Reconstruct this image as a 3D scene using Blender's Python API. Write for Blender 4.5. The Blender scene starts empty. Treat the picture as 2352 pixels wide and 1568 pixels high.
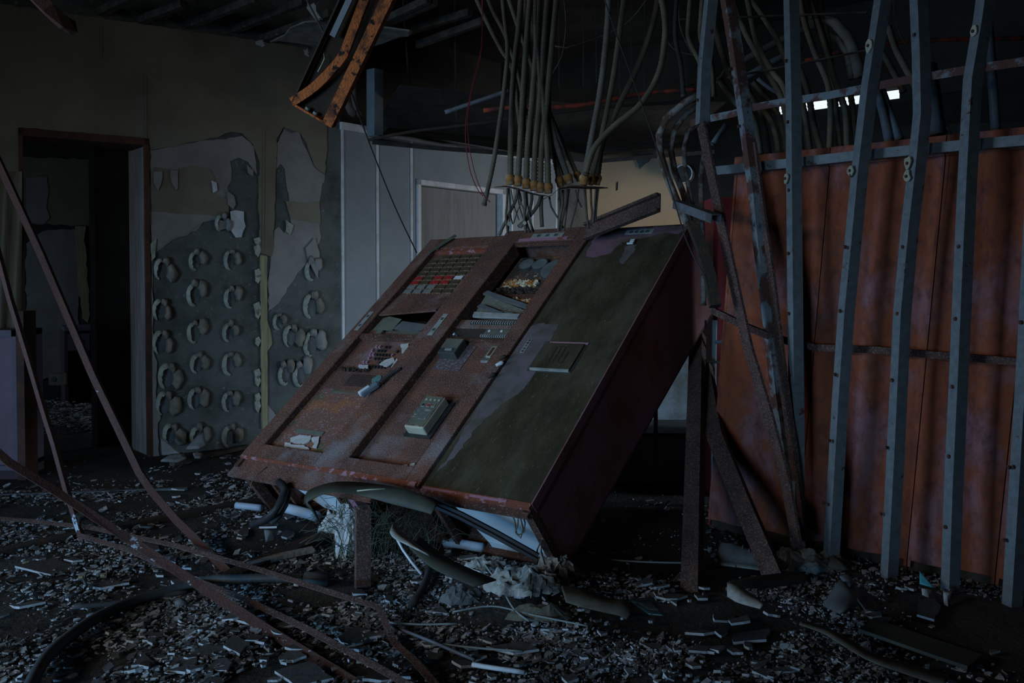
import bpy, bmesh, math, random
from mathutils import Vector, Matrix, noise
sc = bpy.context.scene
col = sc.collection
rnd = random.Random(11)
# ------------------------------------------------------------------ camera, light, exposure
FX, HOR, PITCH, EYE = 1950.0, 648.0, math.radians(1.5), 1.25
PPY = HOR + FX*math.tan(PITCH)
cam = bpy.data.cameras.new('camera'); co = bpy.data.objects.new('camera', cam); col.objects.link(co)
co.location = (0, 0, EYE); co.rotation_euler = (math.pi/2 - PITCH, 0, 0)
cam.sensor_width = 36; cam.lens = 36*FX/2352; cam.shift_y = (PPY-784)/2352; cam.clip_start = .02
sc.camera = co
sc.view_settings.view_transform = 'Standard'; sc.view_settings.look = 'None'
sc.view_settings.gamma = 1; sc.view_settings.use_curve_mapping = False
sc.view_settings.exposure = -0.3
w = bpy.data.worlds.new('overcast_sky'); sc.world = w; w.use_nodes = True
w.node_tree.nodes['Background'].inputs[0].default_value = (.82, .92, 1, 1)
w.node_tree.nodes['Background'].inputs[1].default_value = 1.35
sc.cycles.max_bounces = 4; sc.cycles.diffuse_bounces = 3; sc.cycles.glossy_bounces = 2
sc.cycles.transparent_max_bounces = 4; sc.cycles.use_denoising = True
sc.cycles.use_adaptive_sampling = True; sc.cycles.adaptive_threshold = 0.02
sc.cycles.sample_clamp_indirect = 2.0
def area(name, loc, target, sx, sy, power, color, spread=180):
    l = bpy.data.lights.new(name, 'AREA'); l.shape = 'RECTANGLE'; l.size = sx; l.size_y = sy
    l.energy = power; l.color = color; l.spread = math.radians(spread)
    o = bpy.data.objects.new(name, l); col.objects.link(o); o.location = loc
    o.rotation_euler = (Vector(target)-Vector(loc)).to_track_quat('-Z', 'Y').to_euler()
    return o
area('daylight_low_window', (-7.25, 1.5, .55), (1, 4.0, .45), 2.4, .8, 21.0, (.08, .42, 1.0), 75)
area('daylight_west_window', (-7.25, 1.5, 1.3), (.6, 3.7, .9), 2.4, .8, 6.0, (.66, .86, 1.0), 66)
area('high_west_fill', (-7.25, 1.3, 2.75), (.2, 3.9, .9), 2.4, .7, 7.5, (.90, .94, 1.0), 48)  # added fill lamp for the console face, not a known window
area('daylight_front_low_window', (-4.3, -3.0, .7), (-1.1, 3.8, .3), 2.4, .9, 15.0, (.17, .53, 1.0), 40)
area('daylight_front_mid_window', (-4.3, -3.0, 1.7), (-1.0, 4.6, .9), 2.4, .8, 6.0, (.94, .94, .88), 38)
area('daylight_right_rear', (4.0, 6.7, 1.25), (.4, 8.8, 1.35), 1.5, 1.0, 24.0, (.95, .96, 1.0), 84)
area('side_gap_fill', (4.9, 4.3, 1.0), (.9, 5.5, .5), .9, .8, 6.0, (.6, .8, 1.0), 36)  # added fill lamp for the gap right of the console; no window there
area('back_room_fill', (-6.6, 6.2, 1.3), (-4.0, 8.6, .7), 1.0, 1.2, 6.0, (.50, .72, 1.0), 120)  # added fill lamp to lift the room beyond the doorway
# ------------------------------------------------------------------ pixel frame to place helpers
def ray(x, y):
    dx, dz = (x-1176)/FX, -(y-PPY)/FX
    return Vector((dx, math.cos(PITCH)+dz*math.sin(PITCH), dz*math.cos(PITCH)-math.sin(PITCH)))
CAM = Vector((0, 0, EYE))
def at(x, y, Y): d = ray(x, y); return CAM + d*(Y/d.y)
def onz(x, y, z=0.0): d = ray(x, y); return CAM + d*((z-EYE)/d.z)
class Plane:
    def __init__(s, p, d):
        s.p = Vector((p[0], p[1], 0)); s.d = Vector((d[0], d[1], 0)).normalized()
        s.n = Vector((s.d.y, -s.d.x, 0))
        if s.n.dot(-s.p) < 0: s.n = -s.n
    def hit(s, x, y, off=0.0):
        d = ray(x, y); t = ((s.p+s.n*off-CAM).dot(s.n))/d.dot(s.n); P = CAM+d*t
        return ((P-s.p).dot(s.d), P.z)
    def pt(s, a, z, off=0.0): return s.p+s.d*a+s.n*off+Vector((0, 0, z))
    def px(s, x, y, off=0.0): a, z = s.hit(x, y, off); return s.pt(a, z, off)
WL = Plane((-2.6, 6.07), (1.602, 1)); WB = Plane(WL.px(782, 700).xy, (.884, 1))
WE = Plane(WB.px(1345, 700).xy, (1, -.486)); WR = Plane((2.0, 8.65), (1.1415, -1))
SP = Plane((1.40, 3.69), (1.1415, -1))                  # plane of the stud wall
# ------------------------------------------------------------------ object helpers
class MB:
    def __init__(s): s.v = []; s.f = []; s.sm = []
    def add(s, vs, fs, smooth=False):
        b = len(s.v); s.v += [Vector(v) for v in vs]; s.f += [tuple(b+i for i in f) for f in fs]; s.sm += [smooth]*len(fs)
    def box(s, c, ax, sz):
        X, Y, Z = [Vector(a).normalized()*(k/2) for a, k in zip(ax, sz)]; c = Vector(c)
        vs = [c+i*X+j*Y+k*Z for i in (-1, 1) for j in (-1, 1) for k in (-1, 1)]
        s.add(vs, [(0, 1, 3, 2), (4, 6, 7, 5), (0, 4, 5, 1), (2, 3, 7, 6), (0, 2, 6, 4), (1, 5, 7, 3)])
    def abox(s, a, b):
        s.box([(p+q)/2 for p, q in zip(a, b)], ((1, 0, 0), (0, 1, 0), (0, 0, 1)), [abs(q-p) for p, q in zip(a, b)])
    def frame(s, a, b, t, w0, w1):    # picture-frame in local x/z from a to b, bar widths t=(l,r,b,t), y w0..w1
        (x0, z0), (x1, z1) = a, b; l, r, bo, to = t
        s.abox((x0, w0, z0), (x0+l, w1, z1)); s.abox((x1-r, w0, z0), (x1, w1, z1))
        s.abox((x0+l, w0, z0), (x1-r, w1, z0+bo)); s.abox((x0+l, w0, z1-to), (x1-r, w1, z1))
    def sweep(s, pts, sec, up=(0, 0, 1), smooth=False, closed=True, scale=None):
        pts = [Vector(p) for p in pts]; n = len(sec); rings = []; up = Vector(up)
        for i, p in enumerate(pts):
            t = (pts[min(i+1, len(pts)-1)]-pts[max(i-1, 0)]).normalized()
            x = t.cross(up)
            if x.length < 1e-4: x = t.cross(Vector((.3, .9, .1)))
            x.normalize(); y = x.cross(t).normalized(); k = scale[i] if scale else 1
            rings.append([p+x*(a*k)+y*(b*k) for a, b in sec])
        vs = [q for r in rings for q in r]; fs = []
        for i in range(len(pts)-1):
            for j in range(n if closed else n-1):
                fs.append((i*n+j, i*n+(j+1) % n, (i+1)*n+(j+1) % n, (i+1)*n+j))
        if closed: fs += [tuple(range(n))[::-1], tuple((len(pts)-1)*n+j for j in range(n))]
        s.add(vs, fs, smooth)
    def tube(s, pts, r, n=8, up=(.13, .2, 1), scale=None):
        s.sweep(pts, [(r*math.cos(2*math.pi*k/n), r*math.sin(2*math.pi*k/n)) for k in range(n)], up, True, True, scale)
    def disc(s, c, n, r, h, k=16, ry=None):   # short cylinder
        c = Vector(c); n = Vector(n).normalized(); x = n.orthogonal().normalized(); y = n.cross(x)
        s.add([c+x*r*math.cos(2*math.pi*i/k)+y*r*math.sin(2*math.pi*i/k)+n*hh for hh in (0, h) for i in range(k)],
              [(i, (i+1) % k, k+(i+1) % k, k+i) for i in range(k)]+[tuple(range(k))[::-1], tuple(range(k, 2*k))])
    def slab(s, poly, nrm, th):   # polygon points (3D) extruded along nrm by th
        nrm = Vector(nrm)*th; n = len(poly); vs = [Vector(p) for p in poly]; vs += [p+nrm for p in vs]
        s.add(vs, [tuple(range(n))[::-1], tuple(range(n, 2*n))]+[(i, (i+1) % n, n+(i+1) % n, n+i) for i in range(n)])
    def build(s, name, m, parent=None, org=None):
        me = bpy.data.meshes.new(name); org = Vector(org) if org is not None else None
        if org is None and parent is None and s.v:
            lo = [min(v[i] for v in s.v) for i in range(3)]; hi = [max(v[i] for v in s.v) for i in range(3)]
            org = Vector(((lo[0]+hi[0])/2, (lo[1]+hi[1])/2, lo[2]))
        org = org or Vector()
        me.from_pydata([v-org for v in s.v], [], s.f); me.polygons.foreach_set('use_smooth', s.sm)
        bm = bmesh.new(); bm.from_mesh(me); bmesh.ops.recalc_face_normals(bm, faces=bm.faces)
        if any(len(f.verts) > 4 for f in bm.faces): bmesh.ops.triangulate(bm, faces=[f for f in bm.faces if len(f.verts) > 4])
        bm.to_mesh(me); bm.free()
        ms = m if isinstance(m, (list, tuple)) else [m]
        for k in ms: me.materials.append(k)
        o = bpy.data.objects.new(name, me); col.objects.link(o); o.location = org
        if parent is not None: o.parent = parent
        return o
def tag(o, label=None, cat=None, group=None, kind=None):
    if label: o['label'] = label
    if cat: o['category'] = cat
    if group: o['group'] = group
    if kind: o['kind'] = kind
    return o
def empty(name, label, cat, loc=(0, 0, 0), group=None, mat=None):
    o = bpy.data.objects.new(name, None); col.objects.link(o); o.empty_display_size = .1
    if mat is not None: o.matrix_world = mat
    else: o.location = loc
    return tag(o, label, cat, group)
def part(mb, name, m, parent):    # mesh given in world coordinates under an unrotated parent
    L = Vector(parent.location)
    if parent.parent: L = L+Vector(parent.parent.location)
    o = mb.build(name, m, parent, org=L); o.location = (0, 0, 0); return o
def smooth_path(P, step=.05):
    P = [Vector(p) for p in P]; out = []
    Q = [P[0]*2-P[1]]+P+[P[-1]*2-P[-2]]
    for i in range(1, len(Q)-2):
        a, b, c, d = Q[i-1:i+3]; n = max(1, int((c-b).length/step))
        for k in range(n):
            t = k/n
            out.append(.5*((2*b)+(c-a)*t+(2*a-5*b+4*c-d)*t*t+(3*b-a-3*c+d)*t**3))
    return out+[P[-1]]
def ragged(pts, seg=.05, amp=.012, r=None):
    r = r or rnd; out = []
    for i, a in enumerate(pts):
        b = pts[(i+1) % len(pts)]; a = Vector(a); b = Vector(b); L = (b-a).length; n = max(1, int(L/seg))
        nv = Vector((-(b-a).y, (b-a).x))/max(L, 1e-6)
        for k in range(n):
            t = (k+(r.uniform(-.3, .3) if k else 0))/n; out.append(a.lerp(b, t)+(nv*r.uniform(-amp, amp) if k else Vector((0, 0))))
    return out
# ------------------------------------------------------------------ materials
def mat(name, c1, c2=None, scale=6, lo=.45, hi=.6, rough=.85, metal=0, c3=None, s3=60, lo3=.6, hi3=.66, bump=0, bs=40, stretch=(1, 1, 1), detail=6, spec=.3, c4=None, s4=3, lo4=.5, hi4=.62):
    m = bpy.data.materials.new(name); m.use_nodes = True; nt = m.node_tree; N = nt.nodes; L = nt.links
    b = N['Principled BSDF']; b.inputs['Roughness'].default_value = rough; b.inputs['Metallic'].default_value = metal
    b.inputs['Specular IOR Level'].default_value = spec
    tc = N.new('ShaderNodeTexCoord'); mp = N.new('ShaderNodeMapping'); mp.inputs['Scale'].default_value = stretch
    L.new(tc.outputs['Object'], mp.inputs[0])
    def nz(s, d=detail):
        n = N.new('ShaderNodeTexNoise'); n.inputs['Scale'].default_value = s; n.inputs['Detail'].default_value = d; n.inputs['Roughness'].default_value = .65
        L.new(mp.outputs[0], n.inputs['Vector']); return n.outputs['Fac']
    def rgb(c): n = N.new('ShaderNodeRGB'); n.outputs[0].default_value = (*c, 1); return n.outputs[0]
    cur = rgb(c1)
    def layer(cur, c, s, lo, hi):
        r = N.new('ShaderNodeMapRange'); r.inputs[1].default_value = lo; r.inputs[2].default_value = hi; L.new(nz(s), r.inputs[0])
        x = N.new('ShaderNodeMix'); x.data_type = 'RGBA'; L.new(r.outputs[0], x.inputs[0]); L.new(cur, x.inputs[6]); L.new(rgb(c), x.inputs[7]); return x.outputs[2]
    if c2: cur = layer(cur, c2, scale, lo, hi)
    if c4: cur = layer(cur, c4, s4, lo4, hi4)
    if c3: cur = layer(cur, c3, s3, lo3, hi3)
    L.new(cur, b.inputs['Base Color'])
    if bump:
        bp = N.new('ShaderNodeBump'); bp.inputs['Strength'].default_value = bump; bp.inputs['Distance'].default_value = .01
        L.new(nz(bs, 3), bp.inputs['Height']); L.new(bp.outputs[0], b.inputs['Normal'])
    return m
def emit(name, c, s):
    m = bpy.data.materials.new(name); m.use_nodes = True; b = m.node_tree.nodes['Principled BSDF']
    b.inputs['Emission Color'].default_value = (*c, 1); b.inputs['Emission Strength'].default_value = s; return m
C = {}
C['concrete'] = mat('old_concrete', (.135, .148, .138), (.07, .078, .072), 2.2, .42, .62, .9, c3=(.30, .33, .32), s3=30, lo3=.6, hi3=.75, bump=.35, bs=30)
C['dark_conc'] = mat('dark_concrete', (.055, .052, .044), (.028, .027, .023), 1.5, .4, .65, .95, bump=.3, bs=12)  # very dark, randomly mottled concrete
C['beige'] = mat('stained_wallpaper', (.25, .223, .162), (.17, .142, .098), 1.6, .45, .7, .9, c3=(.20, .18, .15), s3=3.5, lo3=.62, hi3=.8, bump=.08, bs=90)
C['beige_wall'] = mat('beige_painted_wall', (.72, .49, .29), (.60, .41, .24), 1.8, .45, .7, .85, c3=(.2, .16, .12), s3=14, lo3=.74, hi3=.8)
C['paper'] = mat('grey_gypsum_paper', (.33, .315, .295), (.26, .25, .235), 4, .4, .6, .9, c3=(.25, .25, .25), s3=25, lo3=.66, hi3=.75, bump=.15, bs=60)
C['paste'] = mat('torn_plaster_edge', (.52, .52, .42), (.34, .36, .30), 30, .4, .6, .95, bump=.6, bs=90)
C['panel'] = mat('pale_blue_partition_paint', (.275, .32, .345), (.24, .285, .31), 3, .4, .6, .6, c3=(.2, .22, .24), s3=40, lo3=.76, hi3=.8)
C['white_trim'] = mat('white_metal_trim', (.70, .75, .78), (.55, .58, .6), 8, .45, .6, .5)
C['door_grey'] = mat('grey_steel_door', (.26, .265, .27), (.20, .20, .20), 3, .4, .65, .6, stretch=(6, 6, .6))
C['wood'] = mat('weathered_wood', (.36, .345, .32), (.22, .20, .19), 6, .4, .6, .85, stretch=(8, 8, .5), bump=.3, bs=20, c3=(.22, .12, .08), s3=2, lo3=.6, hi3=.7)
C['dark_wood'] = mat('dark_joist_wood', (.12, .10, .075), (.06, .05, .04), 8, .4, .6, .9, c3=(.28, .27, .24), s3=18, lo3=.62, hi3=.7)
C['batten'] = mat('yellow_pine_batten', (.42, .38, .22), (.28, .25, .15), 10, .4, .6, .8, stretch=(6, 6, .4))
C['redbrown'] = mat('red_brown_door_frame', (.12, .05, .03), (.06, .03, .02), 5, .4, .6, .7)
C['rust'] = mat('brown_rust', (.13, .055, .033), (.075, .038, .028), 7, .42, .6, .95, c3=(.26, .22, .22), s3=90, lo3=.56, hi3=.66, bump=.6, bs=140)
C['rust_bar'] = mat('rusted_steel_bar', (.115, .06, .045), (.07, .038, .030), 9, .42, .6, .9, c3=(.22, .175, .16), s3=130, lo3=.50, hi3=.66, bump=.5, bs=120)
C['rust_blue'] = mat('rusted_bar_highlights_and_bare_patches', (.10, .046, .034), (.42, .50, .56), 3.4, .625, .64, .7, c3=(.08, .04, .035), s3=40, lo3=.5, hi3=.56, bump=.4, bs=120)  # pale blue patches paint highlights on the bars, peeled paint on one
C['console_rust'] = mat('console_rust', (.20, .078, .040), (.11, .048, .032), 4, .38, .60, .9, c3=(.27, .205, .19), s3=150, lo3=.50, hi3=.68, bump=.7, bs=130, c4=(.24, .20, .19), s4=2.6, lo4=.52, hi4=.68)
C['console_edge'] = mat('chipped_pink_paint_edge', (.24, .075, .042), (.44, .25, .29), 26, .55, .60, .7, bump=.4, bs=90)
C['olive'] = mat('olive_film_over_paint', (.036, .030, .014), (.078, .066, .034), 5, .42, .72, .8, stretch=(1.6, 1, .7), c3=(.17, .14, .09), s3=55, lo3=.60, hi3=.76, bump=.25, bs=60, c4=(.10, .085, .06), s4=1.6, lo4=.5, hi4=.7)
C['pinkworn'] = mat('worn_pink_paint', (.20, .11, .145), (.10, .08, .06), 7, .45, .62, .8)
C['maroon'] = mat('dark_maroon_side_paint', (.25, .115, .125), (.21, .08, .055), 3.5, .45, .6, .8, c3=(.22, .08, .05), s3=14, lo3=.60, hi3=.72, bump=.15, bs=50, detail=8)
C['white_in'] = mat('bluish_white_enamel', (.62, .71, .74), (.54, .64, .68), 2, .4, .7, .6, c3=(.10, .08, .07), s3=55, lo3=.72, hi3=.76)
C['white_rust'] = mat('white_enamel_with_orange_rust', (.60, .68, .70), (.45, .22, .04), 3, .52, .62, .7, c3=(.10, .04, .02), s3=5, lo3=.62, hi3=.68)
C['pink'] = mat('pink_lilac_paint', (.42, .22, .29), (.30, .10, .06), 14, .58, .62, .6)
C['red_cab'] = mat('rusting_salmon_cabinet_paint', (.31, .155, .17), (.33, .088, .036), 3.6, .38, .50, .75, stretch=(1, 1, .6), c3=(.15, .045, .03), s3=22, lo3=.46, hi3=.72, c4=(.075, .058, .048), s4=2.6, lo4=.54, hi4=.68, bump=.25, bs=60, detail=9)
C['red_end'] = mat('deep_red_paint', (.28, .03, .04), (.2, .03, .03), 4, .4, .6, .6)
C['galv'] = mat('galvanised_steel', (.225, .26, .27), (.17, .20, .21), 30, .4, .6, .55, metal=.1, c3=(.12, .06, .045), s3=13, lo3=.645, hi3=.665, bump=.15, bs=200)
C['galv_rust'] = mat('half_rusted_galvanised_steel', (.23, .27, .29), (.13, .065, .05), 7, .46, .52, .8, c3=(.07, .04, .035), s3=40, lo3=.6, hi3=.68, bump=.4, bs=120)
C['galv_dark'] = mat('dull_zinc', (.16, .18, .20), (.10, .10, .10), 8, .45, .6, .6)
C['duct'] = mat('grey_blue_duct_metal', (.17, .215, .24), (.13, .17, .19), 4, .4, .6, .5)
C['orange_rust'] = mat('orange_flaking_rust', (.50, .15, .045), (.16, .06, .03), 14, .48, .60, .95, c3=(.02, .018, .015), s3=24, lo3=.56, hi3=.62, bump=.8, bs=120)
C['black_rust'] = mat('blackened_metal', (.05, .04, .03), (.12, .055, .03), 9, .55, .66, .9, bump=.4, bs=80)
C['conduit'] = mat('taupe_flexible_conduit', (.145, .122, .08), (.09, .076, .05), 7, .4, .6, .8)
C['conduit_gold'] = mat('ochre_flexible_conduit', (.16, .135, .085), (.10, .085, .055), 7, .4, .6, .8)
C['conduit_grey'] = mat('grey_flexible_conduit', (.15, .138, .115), (.10, .09, .07), 9, .4, .6, .8)
C['pipe_rust'] = mat('speckled_rusty_pipe', (.30, .29, .27), (.12, .07, .05), 12, .47, .56, .85, bump=.3, bs=100)
C['connector'] = mat('corroded_zinc_connector', (.42, .42, .36), (.36, .17, .05), 10, .48, .56, .7)
C['wire'] = mat('brown_cloth_wire', (.14, .12, .09), (.09, .075, .055), 20, .4, .6, .8)
C['wire_red'] = mat('red_wire', (.25, .03, .035), None)
C['wire_dark'] = mat('dark_wire', (.05, .048, .045), None)
C['wire_pale'] = mat('grey_green_wire', (.26, .29, .27), None)
C['black'] = mat('black_rubber', (.03, .03, .03), (.045, .045, .045), 9, rough=.55)
C['hose'] = mat('dark_grey_hose', (.07, .078, .078), (.05, .055, .055), 6, rough=.6)
C['rubber'] = mat('olive_black_rubber_strip', (.065, .07, .05), (.045, .05, .04), 5, rough=.6)
C['webbing'] = mat('khaki_strap', (.17, .155, .11), (.11, .10, .08), 18, .4, .6, .9, bump=.3, bs=200)
C['white_strap'] = mat('grey_white_webbing', (.46, .46, .40), (.3, .3, .27), 40, .4, .6, .9)
C['sheet'] = mat('dull_grey_sheet', (.15, .165, .17), (.10, .105, .10), 3, .4, .6, .6)
C['glassgreen'] = mat('dark_green_glass', (.02, .05, .045), None, rough=.15, spec=.6)
C['cyan'] = mat('cyan_plastic', (.08, .42, .50), None, rough=.5)
C['shoe'] = mat('dirty_grey_shoe_leather', (.22, .215, .20), (.14, .135, .13), 14, .4, .6, .8)
C['plastic_cream'] = mat('yellowed_cream_plastic', (.52, .51, .38), (.40, .40, .30), 5, .4, .6, .5)
C['plate'] = mat('grey_olive_plastic', (.15, .16, .12), (.11, .115, .09), 7, .4, .6, .6)
C['plate_dark'] = mat('dark_box_plastic', (.07, .075, .068), (.05, .055, .05), 7, .4, .6, .6)
C['nameplate'] = mat('aged_white_nameplate', (.36, .38, .35), (.24, .26, .24), 20, .4, .6, .7)
C['ink'] = mat('black_ink', (.03, .03, .03), None)
C['glass_dial'] = mat('grey_gauge_glass', (.17, .20, .19), (.11, .13, .12), 6, .4, .6, .35)
C['lampoff'] = mat('olive_lamp_cap', (.095, .09, .05), (.07, .055, .035), 20, .4, .6, .5)
C['lampframe'] = mat('brass_lamp_bezel', (.36, .25, .14), (.14, .07, .04), 40, .42, .55)
C['lampred'] = mat('red_lamp_cap', (.55, .035, .03), (.3, .03, .03), 40, .4, .6, .4)
C['lampblue'] = mat('blue_grey_lamp_cap', (.16, .25, .32), (.25, .22, .13), 30, .45, .6, .4)
C['lampwhite'] = mat('white_lamp_cap', (.65, .68, .68), None)
C['blade'] = mat('chip_of_cream_paint', (.55, .54, .50), (.42, .41, .38), 20, .4, .6, .9)
C['floor'] = mat('dusty_dark_floor', (.075, .07, .062), (.035, .034, .032), 2.5, .4, .6, .95, c3=(.13, .125, .12), s3=45, lo3=.6, hi3=.7, bump=.6, bs=50)
C['chip'] = mat('pale_plaster_chip', (.52, .54, .55), (.24, .245, .25), 3.0, .4, .6, .95, c3=(.10, .09, .085), s3=9, lo3=.55, hi3=.6)
C['chip_dark'] = mat('dusty_dark_chip', (.17, .16, .155), (.055, .053, .05), 5, .4, .6, .95, c3=(.22, .21, .2), s3=25, lo3=.62, hi3=.7)
C['board'] = mat('broken_plasterboard', (.12, .115, .11), (.08, .078, .075), 6, .4, .6, .95, bump=.3, bs=40)
C['board_edge'] = mat('plasterboard_core_lit', (.62, .64, .64), (.30, .31, .32), 20, .4, .6, .95)  # pale core, with the low light on the broken edges in its colour
C['pale'] = mat('pale_blue_plastic_pipe', (.46, .58, .68), (.36, .46, .55), 6, .4, .6, .5)
C['cloth'] = mat('dirty_white_cloth', (.60, .62, .60), (.22, .21, .18), 7, .45, .6, .95)
C['crumple'] = mat('dirty_crumpled_paper', (.42, .41, .36), (.12, .11, .095), 9, .45, .56, .95)
C['weed'] = mat('dry_weed', (.11, .13, .09), (.07, .075, .05), 10, .4, .6, .9)
C['lilac'] = mat('lilac_melamine', (.20, .165, .215), (.17, .14, .185), 3, .4, .6, .6)
C['desk_dark'] = mat('dark_desk_side', (.10, .07, .08), None)
C['poster'] = mat('stained_pale_panel', (.48, .55, .58), (.30, .32, .30), 5, .45, .6, .7, c3=(.42, .20, .06), s3=3.5, lo3=.62, hi3=.68)
C['grey_low'] = mat('grey_blue_low_cabinet', (.34, .38, .44), (.30, .33, .38), 2, .4, .6, .5)
C['mesh'] = mat('dark_expanded_metal', (.045, .045, .04), (.028, .028, .025), 10, .4, .6, .8)  # near-black mottled metal
C['redpipe'] = mat('red_primer_pipe', (.35, .06, .03), (.1, .04, .03), 8, .45, .55, .9)
C['sky'] = emit('bright_overcast_opening', (1, 1, 1), 1.5)
BP = lambda nm: C[nm]
# ------------------------------------------------------------------ the setting
def structure(mb, name, m, parent=None):
    o = mb.build(name, m, parent); 
    if parent is None: tag(o, kind='structure')
    return o
# floor with gentle lumps
f = MB(); nx, ny = 90, 110
def fz(x, y):
    return .018*(noise.noise(Vector((x*1.7, y*1.7, 0)))) + .007*noise.noise(Vector((x*9, y*9, 3)))
def moundz(x, y):
    h = 0
    for cx, cy, rx, ry, hh in MOUNDS: h += hh*math.exp(-((x-cx)/rx)**2-((y-cy)/ry)**2)
    return h
q = onz(640, 1215); q2 = onz(1000, 1330); q3 = onz(1200, 1370)
MOUNDS = [(q.x, q.y, .45, .35, .05), (q2.x, q2.y, .5, .3, .05), (q3.x, q3.y, .28, .2, .07)]
def gz(x, y): return fz(x, y)+moundz(x, y)
vs = []; fs = []
for j in range(ny):
    for i in range(nx):
        x = -6+12.0*i/(nx-1); y = -3+15.0*j/(ny-1); inn = 1.2 < y < 9 and abs(x) < 3.6
        vs.append((x, y, gz(x, y) if inn else -0.0))
for j in range(ny-1):
    for i in range(nx-1): a = j*nx+i; fs.append((a, a+1, a+nx+1, a+nx))
f.add(vs, fs, True)
b0 = len(f.v); f.add([(-12, -6, -.03), (12, -6, -.03), (12, 14, -.03), (-12, 14, -.03)], [(0, 1, 2, 3)])
f.add([(-12, -6, -.13), (12, -6, -.13), (12, 14, -.13), (-12, 14, -.13)], [(0, 3, 2, 1)])
structure(f, 'floor', C['floor'])
CEIL = 3.75
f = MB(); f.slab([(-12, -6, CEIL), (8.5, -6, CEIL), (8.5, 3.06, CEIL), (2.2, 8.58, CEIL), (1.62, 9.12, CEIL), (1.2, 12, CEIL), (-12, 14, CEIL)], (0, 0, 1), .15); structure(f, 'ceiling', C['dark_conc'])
def wallbox(pl, s0, s1, z0, z1, th, name, m, parent=None, off=0.0):
    f = MB(); f.slab([pl.pt(s0, z0, off), pl.pt(s1, z0, off), pl.pt(s1, z1, off), pl.pt(s0, z1, off)], -pl.n, th)
    return structure(f, name, m, parent)
# left wall with its doorway
sL = WL.hit(48, 700)[0]; sR = WL.hit(342, 700)[0]; sE = WL.hit(783, 700)[0]; zD = WL.hit(190, 306)[1]
f = MB()
for a, b, z0, z1 in ((sL-6, sL, 0, CEIL), (sL, sR, zD, CEIL), (sR, sE, 0, CEIL)):
    f.slab([WL.pt(a, z0), WL.pt(b, z0), WL.pt(b, z1), WL.pt(a, z1)], -WL.n, .18)
wall_left = structure(f, 'wall_left', C['concrete'])
def wpoly(px, off, th, name, m, parent, pl=WL, seg=.04, amp=.01, r=True, reuse=None):
    pts = [pl.hit(x, y) for x, y in px]
    if r: pts = ragged(pts, seg, amp)
    f = MB(); f.slab([pl.pt(a, z, off) for a, z in pts], pl.n, th)
    o = f.build(name, m, parent, org=parent.location); o.location = (0, 0, 0); return o
# beige wallboard, its torn lower edge traced round the bare concrete
beige_px = [(-90, -3), (300, 52), (745, 117), (752, 215), (750, 330), (745, 400), (722, 382), (705, 330), (690, 306), (672, 300), (650, 292), (634, 318),
            (631, 430), (627, 560), (621, 590), (592, 580), (597, 520), (593, 470), (596, 372), (580, 330), (556, 306), (530, 303), (500, 316), (440, 326), (400, 338), (345, 345), (341, 319), (48, 293), (50, 500), (53, 755), (-90, 748)]
wpoly(beige_px, .0, .014, 'wallboard', C['beige'], wall_left, amp=.006)
wpoly([(345, 346), (430, 330), (500, 320), (556, 312), (584, 340), (590, 400), (582, 392), (570, 372), (548, 362), (528, 370), (532, 400), (523, 440), (530, 455), (522, 496), (500, 505), (466, 510), (452, 530), (400, 548), (362, 576), (347, 596), (346, 420)], .0, .006, 'torn_paper', C['paper'], wall_left)
wpoly([(352, 384), (395, 392), (440, 380), (480, 388), (492, 408), (488, 440), (507, 452), (524, 458), (526, 498), (350, 486), (349, 472), (351, 430)], .006, .006, 'wallboard', C['beige'], wall_left, amp=.005)
wpoly([(634, 330), (652, 296), (668, 306), (688, 300), (700, 338), (722, 384), (746, 402), (738, 440), (731, 470), (733, 515), (737, 545), (712, 590), (690, 620), (640, 696), (615, 714), (616, 640), (622, 592), (630, 528), (640, 520), (652, 536), (668, 512), (664, 460), (657, 420), (654, 388), (644, 376), (633, 390)], .0, .006, 'torn_paper', C['paper'], wall_left)
wpoly([(655, 462), (700, 466), (733, 462), (735, 515), (700, 508), (668, 504)], .006, .006, 'wallboard', C['beige'], wall_left, amp=.004)
wpoly([(345, 640), (350, 700), (352, 800), (360, 850), (357, 900), (367, 948), (362, 1000), (366, 1046), (345, 1048)], .0, .012, 'wallboard', C['paper'], wall_left)
wpoly([(346, 515), (400, 500), (425, 508), (466, 510), (440, 528), (400, 544), (360, 570), (347, 585)], .006, .004, 'torn_paper', C['paper'], wall_left)
wpoly([(527, 486), (558, 486), (562, 520), (553, 545), (540, 546), (528, 528)], .02, .005, 'torn_paper', C['white_trim'], wall_left)
wpoly([(596, 586), (612, 588), (613, 980), (600, 984)], .0, .02, 'batten', C['batten'], wall_left, amp=.002)
wpoly([(611, 730), (622, 768), (624, 790), (612, 808)], .004, .012, 'batten', C['batten'], wall_left, amp=.002)
wpoly([(611, 925), (628, 945), (640, 980), (628, 1000), (611, 998)], .0, .008, 'torn_paper', C['paper'], wall_left)
# rail line and board joints as thin raised strips on the beige board
for p in ([(-90, 109), (752, 214), (752, 220), (-90, 117)], [(331, 175), (335, 175), (337, 318), (333, 318)], [(603, 300), (607, 300), (605, 570), (601, 570)], [(352, 473), (524, 480), (524, 484), (352, 477)], [(231, 60), (234, 60), (234, 140), (231, 140)]):
    wpoly(p, .014 if p[0][1] != 473 else .012, .005, 'joint_strip', C['beige'], wall_left, r=False)
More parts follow.
